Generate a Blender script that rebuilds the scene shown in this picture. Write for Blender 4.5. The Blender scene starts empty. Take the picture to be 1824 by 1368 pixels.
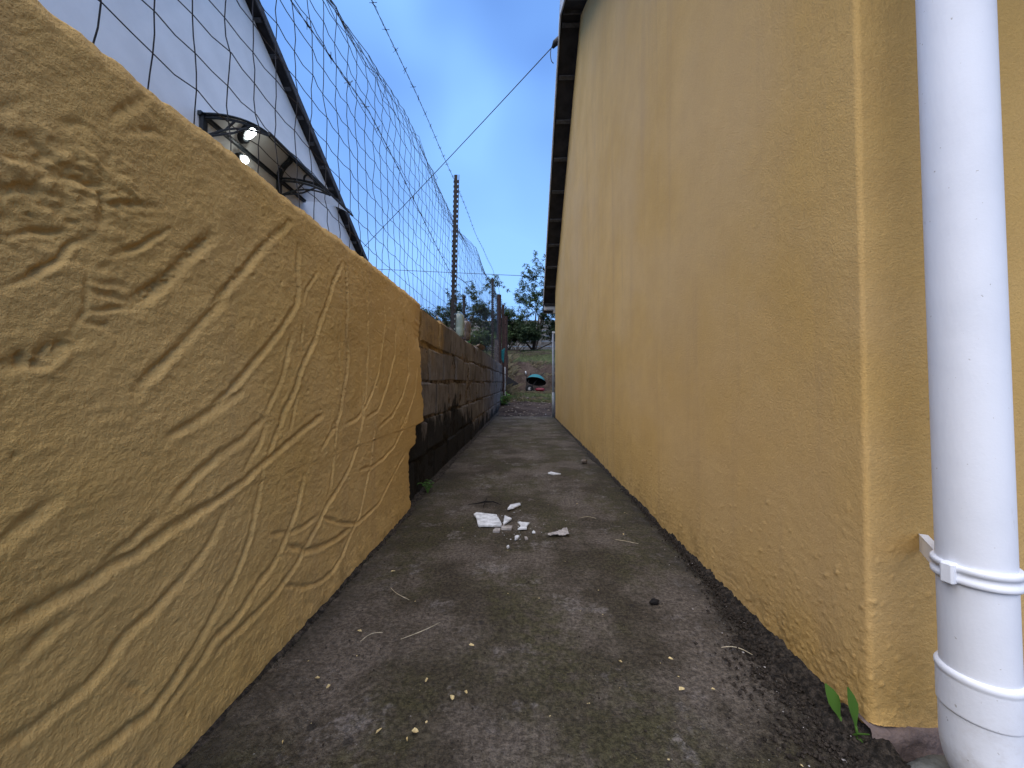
import bpy, math, random
import numpy as np
from mathutils import Vector, Matrix, Euler

R = math.radians
scene = bpy.context.scene
COL = scene.collection

# ------------------------------------------------------------------ camera
CAM_H = 0.53
cam_d = bpy.data.cameras.new('camera')
cam = bpy.data.objects.new('camera', cam_d)
COL.objects.link(cam)
cam.location = (0, 0, CAM_H)
cam.rotation_euler = Euler((R(91.3), 0, math.atan(21 / 685)), 'XYZ')
cam_d.sensor_fit = 'HORIZONTAL'
cam_d.sensor_width = 36.0
cam_d.lens = 36.0 * 685 / 1824
cam_d.shift_y = -12.5 / 1824
cam_d.clip_start = 0.02
cam_d.clip_end = 800
scene.camera = cam

# ------------------------------------------------------------------ world: blue, thinly clouded sky
SUN_EL, SUN_AZ = 57, 199          # azimuth measured clockwise from +Y
w = bpy.data.worlds.new('World')
scene.world = w
w.use_nodes = True
wn = w.node_tree
for n in list(wn.nodes):
    wn.nodes.remove(n)
wo = wn.nodes.new('ShaderNodeOutputWorld')
bg = wn.nodes.new('ShaderNodeBackground')
sky = wn.nodes.new('ShaderNodeTexSky')
sky.sky_type = 'NISHITA'
sky.sun_disc = False
sky.sun_elevation = R(SUN_EL)
sky.sun_rotation = R(SUN_AZ)
sky.air_density = 1.0
sky.dust_density = 0.6
sky.ozone_density = 2.5
tc = wn.nodes.new('ShaderNodeTexCoord')
mp = wn.nodes.new('ShaderNodeMapping')
mp.inputs['Scale'].default_value = (1.0, 1.0, 1.5)
wn.links.new(tc.outputs['Generated'], mp.inputs['Vector'])
cn = wn.nodes.new('ShaderNodeTexNoise')
cn.inputs['Scale'].default_value = 1.7
cn.inputs['Detail'].default_value = 2.5
cn.inputs['Roughness'].default_value = 0.45
cn.inputs['Distortion'].default_value = 0.3
wn.links.new(mp.outputs['Vector'], cn.inputs['Vector'])
cr = wn.nodes.new('ShaderNodeValToRGB')
cr.color_ramp.elements[0].position = 0.38
cr.color_ramp.elements[0].color = (0, 0, 0, 1)
cr.color_ramp.elements[1].position = 0.68
cr.color_ramp.elements[1].color = (1, 1, 1, 1)
wn.links.new(cn.outputs['Fac'], cr.inputs['Fac'])
cc = wn.nodes.new('ShaderNodeMix')           # thin cloud: greyer-blue folds to pale blue breaks
cc.data_type = 'RGBA'
wn.links.new(cr.outputs['Color'], cc.inputs['Factor'])
cc.inputs[6].default_value = (0.72, 1.85, 5.3, 1)
cc.inputs[7].default_value = (2.2, 4.6, 9.4, 1)
mx = wn.nodes.new('ShaderNodeMix')
mx.data_type = 'RGBA'
mx.inputs['Factor'].default_value = 0.70
wn.links.new(sky.outputs['Color'], mx.inputs[6])
wn.links.new(cc.outputs[2], mx.inputs[7])
wn.links.new(mx.outputs[2], bg.inputs['Color'])
bg.inputs['Strength'].default_value = 0.085
wn.links.new(bg.outputs['Background'], wo.inputs['Surface'])

# ------------------------------------------------------------------ sun behind thin cloud
sd = bpy.data.lights.new('sun', 'SUN')
sd.energy = 2.3
sd.angle = R(85)
sd.color = (1.0, 0.90, 0.78)
sun = bpy.data.objects.new('sun', sd)
COL.objects.link(sun)
_v = Vector((math.sin(R(SUN_AZ)) * math.cos(R(SUN_EL)), math.cos(R(SUN_AZ)) * math.cos(R(SUN_EL)), math.sin(R(SUN_EL))))
sun.rotation_euler = (-_v).to_track_quat('-Z', 'Y').to_euler()

scene.view_settings.view_transform = 'Standard'
scene.view_settings.look = 'None'
scene.view_settings.gamma = 1.0
scene.view_settings.use_curve_mapping = False
scene.view_settings.exposure = 1.05
scene.cycles.max_bounces = 7
scene.cycles.diffuse_bounces = 4
scene.cycles.transparent_max_bounces = 12

rng = random.Random(7)
NR = np.random.RandomState(11)


# ------------------------------------------------------------------ object helpers
def tag(o, label=None, cat=None, group=None, kind=None):
    if label: o['label'] = label
    if cat: o['category'] = cat
    if group: o['group'] = group
    if kind: o['kind'] = kind
    return o


def empty(name, loc=(0, 0, 0), rz=0.0):
    o = bpy.data.objects.new(name, None)
    o.empty_display_size = 0.1
    COL.objects.link(o)
    o.location = loc
    o.rotation_euler = (0, 0, rz)
    return o


def link_mesh(name, me, parent=None):
    o = bpy.data.objects.new(name, me)
    COL.objects.link(o)
    if parent is not None:
        o.parent = parent
    return o


class MB:
    """collects shapes, then links them as one mesh object"""

    def __init__(self):
        self.v = []
        self.f = []

    def add(self, v, f):
        b = len(self.v)
        self.v += [tuple(map(float, p)) for p in v]
        self.f += [tuple(b + i for i in q) for q in f]
        return self

    def box(self, c, s, rot=None, bev=0.0, taper=1.0):
        hx, hy, hz = s[0] / 2, s[1] / 2, s[2] / 2
        if bev <= 0:
            v = [(-hx, -hy, -hz), (hx, -hy, -hz), (hx, hy, -hz), (-hx, hy, -hz),
                 (-hx * taper, -hy * taper, hz), (hx * taper, -hy * taper, hz), (hx * taper, hy * taper, hz), (-hx * taper, hy * taper, hz)]
            f = [(0, 3, 2, 1), (4, 5, 6, 7), (0, 1, 5, 4), (1, 2, 6, 5), (2, 3, 7, 6), (3, 0, 4, 7)]
        else:
            v, f = bevel_box(hx, hy, hz, bev)
        M = rot.to_matrix() if isinstance(rot, Euler) else (rot if rot is not None else Matrix.Identity(3))
        self.add([M @ Vector(p) + Vector(c) for p in v], f)
        return self

    def tube(self, pts, r, n=6, cap=True):
        pts = [Vector(p) for p in pts]
        rr = r if isinstance(r, (list, tuple)) else [r] * len(pts)
        b = len(self.v)
        prev = None
        for i, p in enumerate(pts):
            d = (pts[min(i + 1, len(pts) - 1)] - pts[max(i - 1, 0)])
            if d.length < 1e-9:
                d = Vector((0, 0, 1))
            d.normalize()
            if prev is None:
                a = d.orthogonal().normalized()
            else:
                a = prev - d * prev.dot(d)
                a = a.normalized() if a.length > 1e-6 else d.orthogonal().normalized()
            prev = a
            c = d.cross(a)
            for k in range(n):
                t = 2 * math.pi * k / n
                q = p + (a * math.cos(t) + c * math.sin(t)) * rr[i]
                self.v.append(tuple(q))
        for i in range(len(pts) - 1):
            for k in range(n):
                k2 = (k + 1) % n
                self.f.append((b + i * n + k, b + i * n + k2, b + (i + 1) * n + k2, b + (i + 1) * n + k))
        if cap:
            self.f.append(tuple(b + k for k in reversed(range(n))))
            self.f.append(tuple(b + (len(pts) - 1) * n + k for k in range(n)))
        return self

    def lathe(self, prof, n=24, c=(0, 0, 0), M=None, cap=True):
        b = len(self.v)
        M = M or Matrix.Identity(3)
        for r, z in prof:
            for k in range(n):
                t = 2 * math.pi * k / n
                self.v.append(tuple(M @ Vector((r * math.cos(t), r * math.sin(t), z)) + Vector(c)))
        for i in range(len(prof) - 1):
            for k in range(n):
                k2 = (k + 1) % n
                self.f.append((b + i * n + k, b + i * n + k2, b + (i + 1) * n + k2, b + (i + 1) * n + k))
        if cap:
            self.f.append(tuple(b + k for k in reversed(range(n))))
            self.f.append(tuple(b + (len(prof) - 1) * n + k for k in range(n)))
        return self

    def prism(self, poly, z0, z1):
        n = len(poly)
        a = sum(poly[i][0] * poly[(i + 1) % n][1] - poly[(i + 1) % n][0] * poly[i][1] for i in range(n))
        if a < 0:
            poly = poly[::-1]
        v = [(x, y, z0) for x, y in poly] + [(x, y, z1) for x, y in poly]
        f = [tuple(reversed(range(n))), tuple(range(n, 2 * n))]
        f += [(i, (i + 1) % n, n + (i + 1) % n, n + i) for i in range(n)]
        return self.add(v, f)

    def mesh(self, name, material, smooth=False):
        me = bpy.data.meshes.new(name)
        me.from_pydata(self.v, [], self.f)
        me.materials.append(material)
        if smooth:
            me.polygons.foreach_set('use_smooth', [True] * len(me.polygons))
        me.update()
        return me

    def build(self, name, material, parent=None, smooth=False):
        return link_mesh(name, self.mesh(name, material, smooth), parent)


def bevel_box(hx, hy, hz, b):
    v = []
    for sx in (-1, 1):
        for sy in (-1, 1):
            for sz in (-1, 1):
                v += [(sx * hx, sy * (hy - b), sz * (hz - b)), (sx * (hx - b), sy * hy, sz * (hz - b)), (sx * (hx - b), sy * (hy - b), sz * hz)]
    idx = lambda sx, sy, sz, k: ((sx * 2 + sy) * 2 + sz) * 3 + k
    f = []
    for s in (0, 1):
        f.append([idx(s, 0, 0, 0), idx(s, 1, 0, 0), idx(s, 1, 1, 0), idx(s, 0, 1, 0)][::1 if s else -1])
        f.append([idx(0, s, 0, 1), idx(1, s, 0, 1), idx(1, s, 1, 1), idx(0, s, 1, 1)][::-1 if s else 1])
        f.append([idx(0, 0, s, 2), idx(1, 0, s, 2), idx(1, 1, s, 2), idx(0, 1, s, 2)][::1 if s else -1])
    for a in (0, 1):
        for c in (0, 1):
            e = [idx(a, c, 0, 0), idx(a, c, 0, 1), idx(a, c, 1, 1), idx(a, c, 1, 0)]
            f.append(e if (a == c) else e[::-1])
            e = [idx(a, 0, c, 0), idx(a, 1, c, 0), idx(a, 1, c, 2), idx(a, 0, c, 2)]
            f.append(e[::-1] if (a == c) else e)
            e = [idx(0, a, c, 1), idx(1, a, c, 1), idx(1, a, c, 2), idx(0, a, c, 2)]
            f.append(e if (a == c) else e[::-1])
    for a in (0, 1):
        for c in (0, 1):
            for d in (0, 1):
                t = [idx(a, c, d, 0), idx(a, c, d, 1), idx(a, c, d, 2)]
                f.append(t if (a + c + d) % 2 == 1 else t[::-1])
    return v, f


def grid_mesh(name, P, material, parent=None, smooth=True, flip=False, extra=None):
    """P: array (rows, cols, 3)"""
    nr, nc = P.shape[:2]
    i = np.arange(nr * nc).reshape(nr, nc)
    q = np.stack([i[:-1, :-1], i[:-1, 1:], i[1:, 1:], i[1:, :-1]], -1).reshape(-1, 4)
    if flip:
        q = q[:, ::-1]
    return np_mesh(name, P.reshape(-1, 3), q, material, parent, smooth)


def np_mesh(name, V, F, material, parent=None, smooth=False):
    k = F.shape[1]
    me = bpy.data.meshes.new(name)
    me.vertices.add(len(V))
    me.vertices.foreach_set('co', np.ascontiguousarray(V, np.float32).ravel())
    me.loops.add(F.size)
    me.loops.foreach_set('vertex_index', np.ascontiguousarray(F, np.int32).ravel())
    me.polygons.add(len(F))
    me.polygons.foreach_set('loop_start', np.arange(0, F.size, k, dtype=np.int32))
    me.polygons.foreach_set('loop_total', np.full(len(F), k, np.int32))
    me.polygons.foreach_set('use_smooth', np.full(len(F), smooth, bool))
    me.materials.append(material)
    me.update(calc_edges=True)
    me.validate()
    return link_mesh(name, me, parent)


# ------------------------------------------------------------------ numpy noise
def vnoise(x, y, seed=0):
    xi = np.floor(x).astype(np.int64); yi = np.floor(y).astype(np.int64)
    fx = x - xi; fy = y - yi
    fx = fx * fx * fx * (fx * (fx * 6 - 15) + 10); fy = fy * fy * fy * (fy * (fy * 6 - 15) + 10)

    def h(a, b):
        n = (a * 374761393 + b * 668265263 + seed * 982451653) & 0x7fffffff
        n = ((n ^ (n >> 13)) * 1274126177) & 0x7fffffff
        n = n ^ (n >> 16)
        return (n & 0xffff) / 32767.5 - 1.0
    return (h(xi, yi) * (1 - fx) + h(xi + 1, yi) * fx) * (1 - fy) + (h(xi, yi + 1) * (1 - fx) + h(xi + 1, yi + 1) * fx) * fy


def fbm(x, y, seed=0, o=4, g=0.5):
    s = 0; a = 1.0; t = 0
    for k in range(o):
        s = s + a * vnoise(x * 2 ** k + 17.3 * k, y * 2 ** k - 9.1 * k, seed + k)
        t += a; a *= g
    return s / t


def sstep(a, b, x):
    t = np.clip((x - a) / (b - a), 0, 1)
    return t * t * (3 - 2 * t)


# ------------------------------------------------------------------ material helpers
class Mat:
    def __init__(self, name, base=(0.5, 0.5, 0.5), rough=0.8, spec=0.3):
        self.m = bpy.data.materials.new(name)
        self.m.use_nodes = True
        self.t = self.m.node_tree
        self.b = self.t.nodes['Principled BSDF']
        self.set('Base Color', base); self.set('Roughness', rough); self.set('Specular IOR Level', spec)
        self.pos = None

    def n(self, ty, **kw):
        nd = self.t.nodes.new(ty)
        for k, v in kw.items():
            setattr(nd, k, v)
        return nd

    def set(self, inp, v, node=None):
        s = (node or self.b).inputs[inp]
        if isinstance(v, bpy.types.NodeSocket):
            self.t.links.new(v, s)
        elif isinstance(v, (tuple, list)) and len(v) == 3 and s.type == 'RGBA':
            s.default_value = (*v, 1)
        else:
            s.default_value = v

    def P(self, scale=(1, 1, 1), rot=(0, 0, 0)):
        if self.pos is None:
            self.pos = self.n('ShaderNodeNewGeometry').outputs['Position']
        if scale == (1, 1, 1) and rot == (0, 0, 0):
            return self.pos
        mpn = self.n('ShaderNodeMapping')
        mpn.inputs['Scale'].default_value = scale
        mpn.inputs['Rotation'].default_value = rot
        self.t.links.new(self.pos, mpn.inputs['Vector'])
        return mpn.outputs['Vector']

    def noise(self, scale, detail=4, rough=0.55, vec=None, dist=0.0):
        nd = self.n('ShaderNodeTexNoise')
        self.set('Vector', vec or self.P(), nd)
        self.set('Scale', scale, nd); self.set('Detail', detail, nd); self.set('Roughness', rough, nd); self.set('Distortion', dist, nd)
        return nd.outputs['Fac']

    def voro(self, scale, vec=None, feature='F1', rnd=1.0):
        nd = self.n('ShaderNodeTexVoronoi', feature=feature)
        self.set('Vector', vec or self.P(), nd)
        self.set('Scale', scale, nd); self.set('Randomness', rnd, nd)
        return nd.outputs['Distance']

    def step(self, x, a, b):
        nd = self.n('ShaderNodeMapRange', interpolation_type='SMOOTHSTEP')
        self.set('Value', x, nd); self.set('From Min', a, nd); self.set('From Max', b, nd)
        return nd.outputs['Result']

    def math(self, op, a, b=0.0):
        nd = self.n('ShaderNodeMath', operation=op)
        for i, v in enumerate((a, b)):
            if isinstance(v, bpy.types.NodeSocket): self.t.links.new(v, nd.inputs[i])
            else: nd.inputs[i].default_value = v
        return nd.outputs[0]

    def mix(self, fac, a, b, mode='MIX'):
        nd = self.n('ShaderNodeMix', data_type='RGBA', blend_type=mode)
        for i, v in ((0, fac), (6, a), (7, b)):
            if isinstance(v, bpy.types.NodeSocket): self.t.links.new(v, nd.inputs[i])
            elif i == 0: nd.inputs[i].default_value = v
            else: nd.inputs[i].default_value = (*v, 1)
        return nd.outputs[2]

    def xyz(self):
        nd = self.n('ShaderNodeSeparateXYZ')
        self.t.links.new(self.P(), nd.inputs[0])
        return nd.outputs

    def obrand(self):
        return self.n('ShaderNodeObjectInfo').outputs['Random']

    def bump(self, h, strength=0.5, dist=0.01, chain=None):
        nd = self.n('ShaderNodeBump')
        self.set('Height', h, nd); self.set('Strength', strength, nd); self.set('Distance', dist, nd)
        if chain is not None:
            self.t.links.new(chain, nd.inputs['Normal'])
        self.t.links.new(nd.outputs[0], self.b.inputs['Normal'])
        return nd.outputs[0]


def plain(name, base, rough=0.7, spec=0.3, var=0.25, scale=30, metal=0.0, bump=0.0):
    """one colour with a mottled variation and optional grain"""
    a = Mat(name, base, rough, spec)
    d = tuple(c * (1 - var) for c in base); l = tuple(min(1, c * (1 + var)) for c in base)
    nz = a.noise(scale, 5, 0.6)
    a.set('Base Color', a.mix(a.step(nz, 0.3, 0.7), d, l))
    a.set('Metallic', metal)
    if bump > 0:
        a.bump(a.noise(scale * 6, 3), 0.4, bump)
    return a.m


MATS = {}

# ochre wall paint over rough plaster
def ochre(name, fine=1.0, pink=0.38):
    a = Mat(name, (0.5, 0.3, 0.08), 0.78, 0.2)
    big = a.step(a.noise(2.2, 4, 0.6), 0.32, 0.68)
    c = a.mix(big, (0.53, 0.340, 0.112), (0.60, 0.398, 0.150))
    mid = a.step(a.noise(11, 5, 0.65), 0.35, 0.72)
    c = a.mix(a.math('MULTIPLY', mid, 0.30), c, (0.46, 0.30, 0.12))
    streak = a.step(a.noise(14, 3, 0.6, a.P((1, 1, 0.05))), 0.50, 0.78)
    c = a.mix(a.math('MULTIPLY', streak, 0.45), c, (0.42, 0.28, 0.125))
    pk = a.step(a.noise(1.15, 4, 0.6), 0.42, 0.66)
    c = a.mix(a.math('MULTIPLY', pk, pink), c, (0.50, 0.352, 0.185))
    sp = a.step(a.noise(260, 3, 0.75), 0.34, 0.62)
    c = a.mix(0.16, c, a.mix(sp, (0.55, 0.53, 0.50), (1.12, 1.12, 1.12)), 'MULTIPLY')
    z = a.xyz()[2]
    low = a.math('MULTIPLY', a.step(z, 0.16, 0.0), a.step(a.noise(22, 4, 0.65), 0.45, 0.70))
    c = a.mix(a.math('MULTIPLY', low, 0.5), c, (0.20, 0.135, 0.05))
    a.set('Base Color', c)
    ch = a.bump(a.noise(300, 3, 0.7), 0.55 * fine, 0.004)
    patch = a.math('ADD', a.step(a.noise(3.5, 2), 0.42, 0.62), a.math('MULTIPLY', a.step(z, 0.22, 0.02), 1.2))
    a.bump(a.math('MULTIPLY', a.noise(130, 3, 0.65), a.math('ADD', patch, 0.35)), 0.22 * fine, 0.005, ch)
    return a.m

MATS['ochre'] = ochre('ochre_painted_plaster', 0.8)
MATS['ochre_rough'] = ochre('ochre_painted_rough_plaster', 1.1, 0.12)

# mossy worn concrete
a = Mat('mossy_concrete', (0.1, 0.1, 0.1), 0.88, 0.2)
wv = a.noise(3.2, 4, 0.65)
c = a.mix(a.step(wv, 0.40, 0.60), (0.062, 0.052, 0.037), (0.138, 0.118, 0.098))
moss = a.math('MULTIPLY', a.step(a.noise(2.3, 4, 0.6, a.P((1.3, 0.8, 1))), 0.43, 0.57), a.step(a.noise(30, 3, 0.7), 0.3, 0.6))
c = a.mix(a.math('MULTIPLY', moss, 0.80), c, (0.066, 0.062, 0.030))
worn = a.math('MULTIPLY', a.step(a.noise(6, 5, 0.7), 0.55, 0.66), a.step(a.noise(48, 4, 0.75), 0.36, 0.60))
c = a.mix(a.math('MULTIPLY', worn, 0.65), c, (0.235, 0.215, 0.205))
grit = a.step(a.noise(110, 4, 0.8), 0.36, 0.66)
c = a.mix(0.8, c, a.mix(grit, (0.40, 0.39, 0.38), (1.5, 1.48, 1.46)), 'MULTIPLY')
pale = a.step(a.noise(190, 3, 0.7), 0.66, 0.74)
c = a.mix(a.math('MULTIPLY', pale, 0.6), c, (0.36, 0.34, 0.32))
dk = a.step(a.voro(13, None), 0.13, 0.07)
dkm = a.math('MULTIPLY', dk, a.step(a.noise(4.5, 2), 0.5, 0.6))
c = a.mix(a.math('MULTIPLY', dkm, 0.7), c, (0.02, 0.019, 0.018))
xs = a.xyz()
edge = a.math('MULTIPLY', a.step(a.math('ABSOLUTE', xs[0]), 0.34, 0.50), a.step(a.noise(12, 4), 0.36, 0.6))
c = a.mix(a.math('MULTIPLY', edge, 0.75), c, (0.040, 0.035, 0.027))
a.set('Base Color', c)
ch = a.bump(a.noise(240, 3, 0.75), 0.9, 0.005)
a.bump(a.noise(60, 4, 0.65), 0.6, 0.009, ch)
MATS['path'] = a.m

# weathered concrete block
a = Mat('weathered_block', (0.1, 0.09, 0.08), 0.92, 0.15)
xs = a.xyz()
c = a.mix(a.step(a.noise(6, 6, 0.65), 0.32, 0.68), (0.105, 0.091, 0.080), (0.235, 0.210, 0.19))
c = a.mix(a.math('MULTIPLY', a.obrand(), 0.6), c, (0.125, 0.106, 0.092))
dirt = a.step(a.noise(14, 6, 0.7, a.P((1, 1, 0.35))), 0.5, 0.72)
c = a.mix(a.math('MULTIPLY', dirt, 0.7), c, (0.055, 0.045, 0.036))
# black mould rising from the damp foot of the wall, thickest between Y 1.8 and 3.4
mz = a.math('ADD', xs[2], a.math('MULTIPLY', a.noise(5, 6, 0.7, a.P((1, 1, 0.5))), -0.9))
my = a.math('MULTIPLY', a.step(xs[1], 4.6, 2.6), 0.26)
mould = a.step(a.math('SUBTRACT', mz, my), -0.30, -0.40)
c = a.mix(a.math('MULTIPLY', mould, 0.92), c, (0.010, 0.010, 0.009))
# yellow paint that ran over onto the first blocks
pz = a.math('ADD', xs[2], a.math('MULTIPLY', a.noise(9, 5, 0.7), 0.16))
top = a.math('MULTIPLY', a.step(pz, 0.79, 0.83), a.step(a.math('ADD', xs[1], a.math('MULTIPLY', a.noise(11, 4), 0.25)), 2.62, 2.54))
second = a.math('MULTIPLY', a.step(pz, 0.62, 0.82), a.step(xs[1], 2.30, 2.0))
yel = a.math('MAXIMUM', top, a.math('MULTIPLY', second, 0.6))
c = a.mix(a.math('MULTIPLY', yel, 0.62), c, a.mix(a.step(a.noise(16, 4, 0.7), 0.4, 0.65), (0.40, 0.255, 0.085), (0.24, 0.155, 0.06)))
a.set('Base Color', c)
ch = a.bump(a.noise(180, 4, 0.75), 0.9, 0.006)
a.bump(a.noise(36, 5, 0.7), 0.9, 0.016, ch)
MATS['block'] = a.m

# mortar in the joints shares the stains
a = Mat('old_mortar', (0.09, 0.08, 0.07), 0.95, 0.1)
xs = a.xyz()
c = a.mix(a.step(a.noise(18, 6, 0.7), 0.35, 0.65), (0.03, 0.024, 0.018), (0.20, 0.155, 0.12))
mz = a.math('ADD', xs[2], a.math('MULTIPLY', a.noise(5, 6, 0.7, a.P((1, 1, 0.5))), -0.9))
mould = a.step(a.math('SUBTRACT', mz, a.math('MULTIPLY', a.step(xs[1], 4.6, 2.6), 0.26)), -0.30, -0.40)
c = a.mix(a.math('MULTIPLY', mould, 0.92), c, (0.010, 0.010, 0.009))
pz = a.math('ADD', xs[2], a.math('MULTIPLY', a.noise(9, 5, 0.7), 0.16))
top = a.math('MULTIPLY', a.step(pz, 0.79, 0.83), a.step(xs[1], 2.5, 2.42))
c = a.mix(a.math('MULTIPLY', top, 0.7), c, (0.30, 0.19, 0.065))
a.set('Base Color', c)
a.bump(a.noise(90, 5, 0.7), 0.8, 0.010)
MATS['mortar'] = a.m

# ground outside: soil with dry grass tint
a = Mat('bare_soil', (0.1, 0.08, 0.06), 0.95, 0.1)
xs = a.xyz()
c = a.mix(a.step(a.noise(2.5, 6, 0.7), 0.35, 0.65), (0.024, 0.017, 0.014), (0.066, 0.050, 0.042))
c = a.mix(a.step(a.noise(22, 5, 0.7), 0.55, 0.8), c, (0.16, 0.135, 0.115))
gr = a.math('MULTIPLY', a.step(xs[1], 11.9, 12.4), a.step(a.noise(1.2, 5, 0.7), 0.38, 0.6))
c = a.mix(a.math('MULTIPLY', gr, 0.85), c, (0.055, 0.070, 0.030))
a.set('Base Color', c)
a.bump(a.noise(16, 6, 0.7), 0.7, 0.05)
MATS['soil'] = a.m

a = Mat('damp_black_soil', (0.02, 0.018, 0.015), 0.9, 0.2)
a.set('Base Color', a.mix(a.step(a.noise(90, 6, 0.75), 0.4, 0.7), (0.014, 0.012, 0.010), (0.095, 0.078, 0.062)))
a.bump(a.noise(160, 5, 0.7), 1.0, 0.008)
MATS['damp'] = a.m
MATS['crumb'] = plain('soil_crumbs', (0.035, 0.029, 0.024), 0.95, 0.1, 0.6, 200)
MATS['moss'] = plain('dark_moss', (0.022, 0.024, 0.012), 0.95, 0.1, 0.6, 90)

# white PVC downpipe, brushed with paint
a = Mat('white_painted_pipe', (0.78, 0.78, 0.78), 0.55, 0.3)
c = a.mix(a.step(a.noise(7, 5, 0.6), 0.35, 0.7), (0.76, 0.79, 0.85), (0.70, 0.73, 0.79))
sc_ = a.math('MULTIPLY', a.step(a.noise(60, 4, 0.7, a.P((1, 1, 0.25))), 0.70, 0.78), 0.35)
c = a.mix(sc_, c, (0.45, 0.43, 0.40))
fl_ = a.math('MULTIPLY', a.step(a.noise(170, 2, 0.5), 0.735, 0.77), 0.6)
c = a.mix(fl_, c, (0.25, 0.22, 0.18))
zz_ = a.xyz()[2]
spl = a.math('MULTIPLY', a.step(zz_, 0.20, 0.02), a.step(a.noise(40, 4, 0.7), 0.45, 0.72))
c = a.mix(a.math('MULTIPLY', spl, 0.35), c, (0.36, 0.31, 0.25))
a.set('Base Color', c)
ch = a.bump(a.noise(260, 3, 0.6), 0.12, 0.002)
a.bump(a.noise(24, 3, 0.5, a.P((1, 1, 0.4))), 0.12, 0.01, ch)
MATS['pipe'] = a.m

MATS['white_wall'] = plain('white_painted_wall', (0.78, 0.775, 0.75), 0.8, 0.2, 0.06, 3.0, bump=0.002)
MATS['foundation'] = plain('brown_foundation', (0.15, 0.115, 0.105), 0.92, 0.15, 0.45, 26, bump=0.008)
MATS['under_roof'] = plain('dark_roof_underside', (0.035, 0.034, 0.036), 0.9, 0.1, 0.3, 8)
MATS['timber_dark'] = plain('grey_batten_timber', (0.075, 0.074, 0.076), 0.85, 0.15, 0.3, 25)
MATS['tile_roof'] = plain('grey_roof_tile', (0.13, 0.13, 0.135), 0.85, 0.2, 0.25, 10)
MATS['barge'] = plain('pale_barge_board', (0.50, 0.52, 0.54), 0.6, 0.3, 0.12, 9)
MATS['wire'] = plain('dull_fence_wire', (0.035, 0.036, 0.042), 0.55, 0.4, 0.3, 60, metal=0.5)
MATS['post_steel'] = plain('dark_steel_post', (0.016, 0.015, 0.017), 0.7, 0.25, 0.4, 40)
MATS['awning_frame'] = plain('black_awning_frame', (0.018, 0.022, 0.026), 0.45, 0.45, 0.2, 30)
MATS['wood_post'] = plain('dark_weathered_wood', (0.032, 0.020, 0.018), 0.9, 0.15, 0.5, 30, bump=0.006)
MATS['wood_grey'] = plain('grey_weathered_wood', (0.08, 0.068, 0.066), 0.9, 0.15, 0.4, 30, bump=0.006)
MATS['galv'] = plain('grey_pipe_metal', (0.20, 0.22, 0.25), 0.5, 0.4, 0.15, 20, metal=0.3)
MATS['bark'] = plain('grey_brown_bark', (0.075, 0.060, 0.050), 0.95, 0.1, 0.4, 30, bump=0.01)
MATS['precast'] = plain('grey_precast_concrete', (0.27, 0.265, 0.26), 0.9, 0.15, 0.35, 3.0, bump=0.006)
MATS['tile_shard'] = plain('dusty_white_tile', (0.62, 0.64, 0.66), 0.5, 0.4, 0.30, 45)
MATS['shard_back'] = plain('dusty_grey_tile_back', (0.33, 0.31, 0.30), 0.9, 0.1, 0.3, 60)
MATS['stone'] = plain('grey_green_stone', (0.10, 0.105, 0.10), 0.85, 0.2, 0.55, 30, bump=0.006)
MATS['pebble'] = plain('brown_pebble', (0.13, 0.11, 0.095), 0.85, 0.2, 0.4, 60, bump=0.004)
MATS['dry_leaf'] = plain('pale_dry_leaf', (0.52, 0.42, 0.22), 0.8, 0.2, 0.3, 120)
MATS['straw'] = plain('dry_straw', (0.40, 0.35, 0.25), 0.85, 0.1, 0.3, 80)
MATS['black_bit'] = plain('charred_black', (0.012, 0.011, 0.011), 0.8, 0.2, 0.3, 80)
MATS['teal'] = plain('teal_paint', (0.010, 0.115, 0.13), 0.55, 0.4, 0.2, 14)
MATS['red'] = plain('red_plastic', (0.13, 0.007, 0.02), 0.5, 0.4, 0.2, 14)
MATS['rubber'] = plain('black_rubber', (0.010, 0.010, 0.011), 0.85, 0.2, 0.3, 30)
MATS['rag'] = plain('teal_rag', (0.01, 0.085, 0.10), 0.9, 0.1, 0.35, 60)
MATS['cable'] = plain('black_cable', (0.02, 0.02, 0.022), 0.6, 0.3, 0.2, 30)
MATS['terracotta'] = plain('dusty_clay', (0.21, 0.17, 0.14), 0.9, 0.1, 0.3, 40, bump=0.004)


def leafmat(name, c0, c1, trans=0.35):
    a = Mat(name, c0, 0.6, 0.35)
    nz = a.noise(9, 3, 0.6)
    col = a.mix(a.step(nz, 0.3, 0.7), c0, c1)
    a.set('Base Color', col)
    tr = a.n('ShaderNodeBsdfTranslucent')
    a.t.links.new(col, tr.inputs['Color'])
    ms = a.n('ShaderNodeMixShader')
    ms.inputs[0].default_value = trans
    a.t.links.new(a.b.outputs[0], ms.inputs[1]); a.t.links.new(tr.outputs[0], ms.inputs[2])
    a.t.links.new(ms.outputs[0], a.t.nodes['Material Output'].inputs['Surface'])
    return a.m


MATS['leaf'] = leafmat('glossy_tree_leaf', (0.045, 0.078, 0.032), (0.095, 0.14, 0.060))
MATS['leaf_dark'] = leafmat('dark_bush_leaf', (0.034, 0.058, 0.030), (0.07, 0.105, 0.048))
MATS['leaf_light'] = leafmat('light_bush_leaf', (0.06, 0.10, 0.035), (0.10, 0.15, 0.05))
MATS['weed'] = leafmat('bright_weed_leaf', (0.055, 0.14, 0.02), (0.09, 0.20, 0.03))
MATS['grass'] = leafmat('rough_grass_blade', (0.075, 0.10, 0.04), (0.15, 0.17, 0.075))
MATS['hay'] = leafmat('cut_dry_grass', (0.085, 0.075, 0.04), (0.16, 0.135, 0.085), 0.2)

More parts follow.
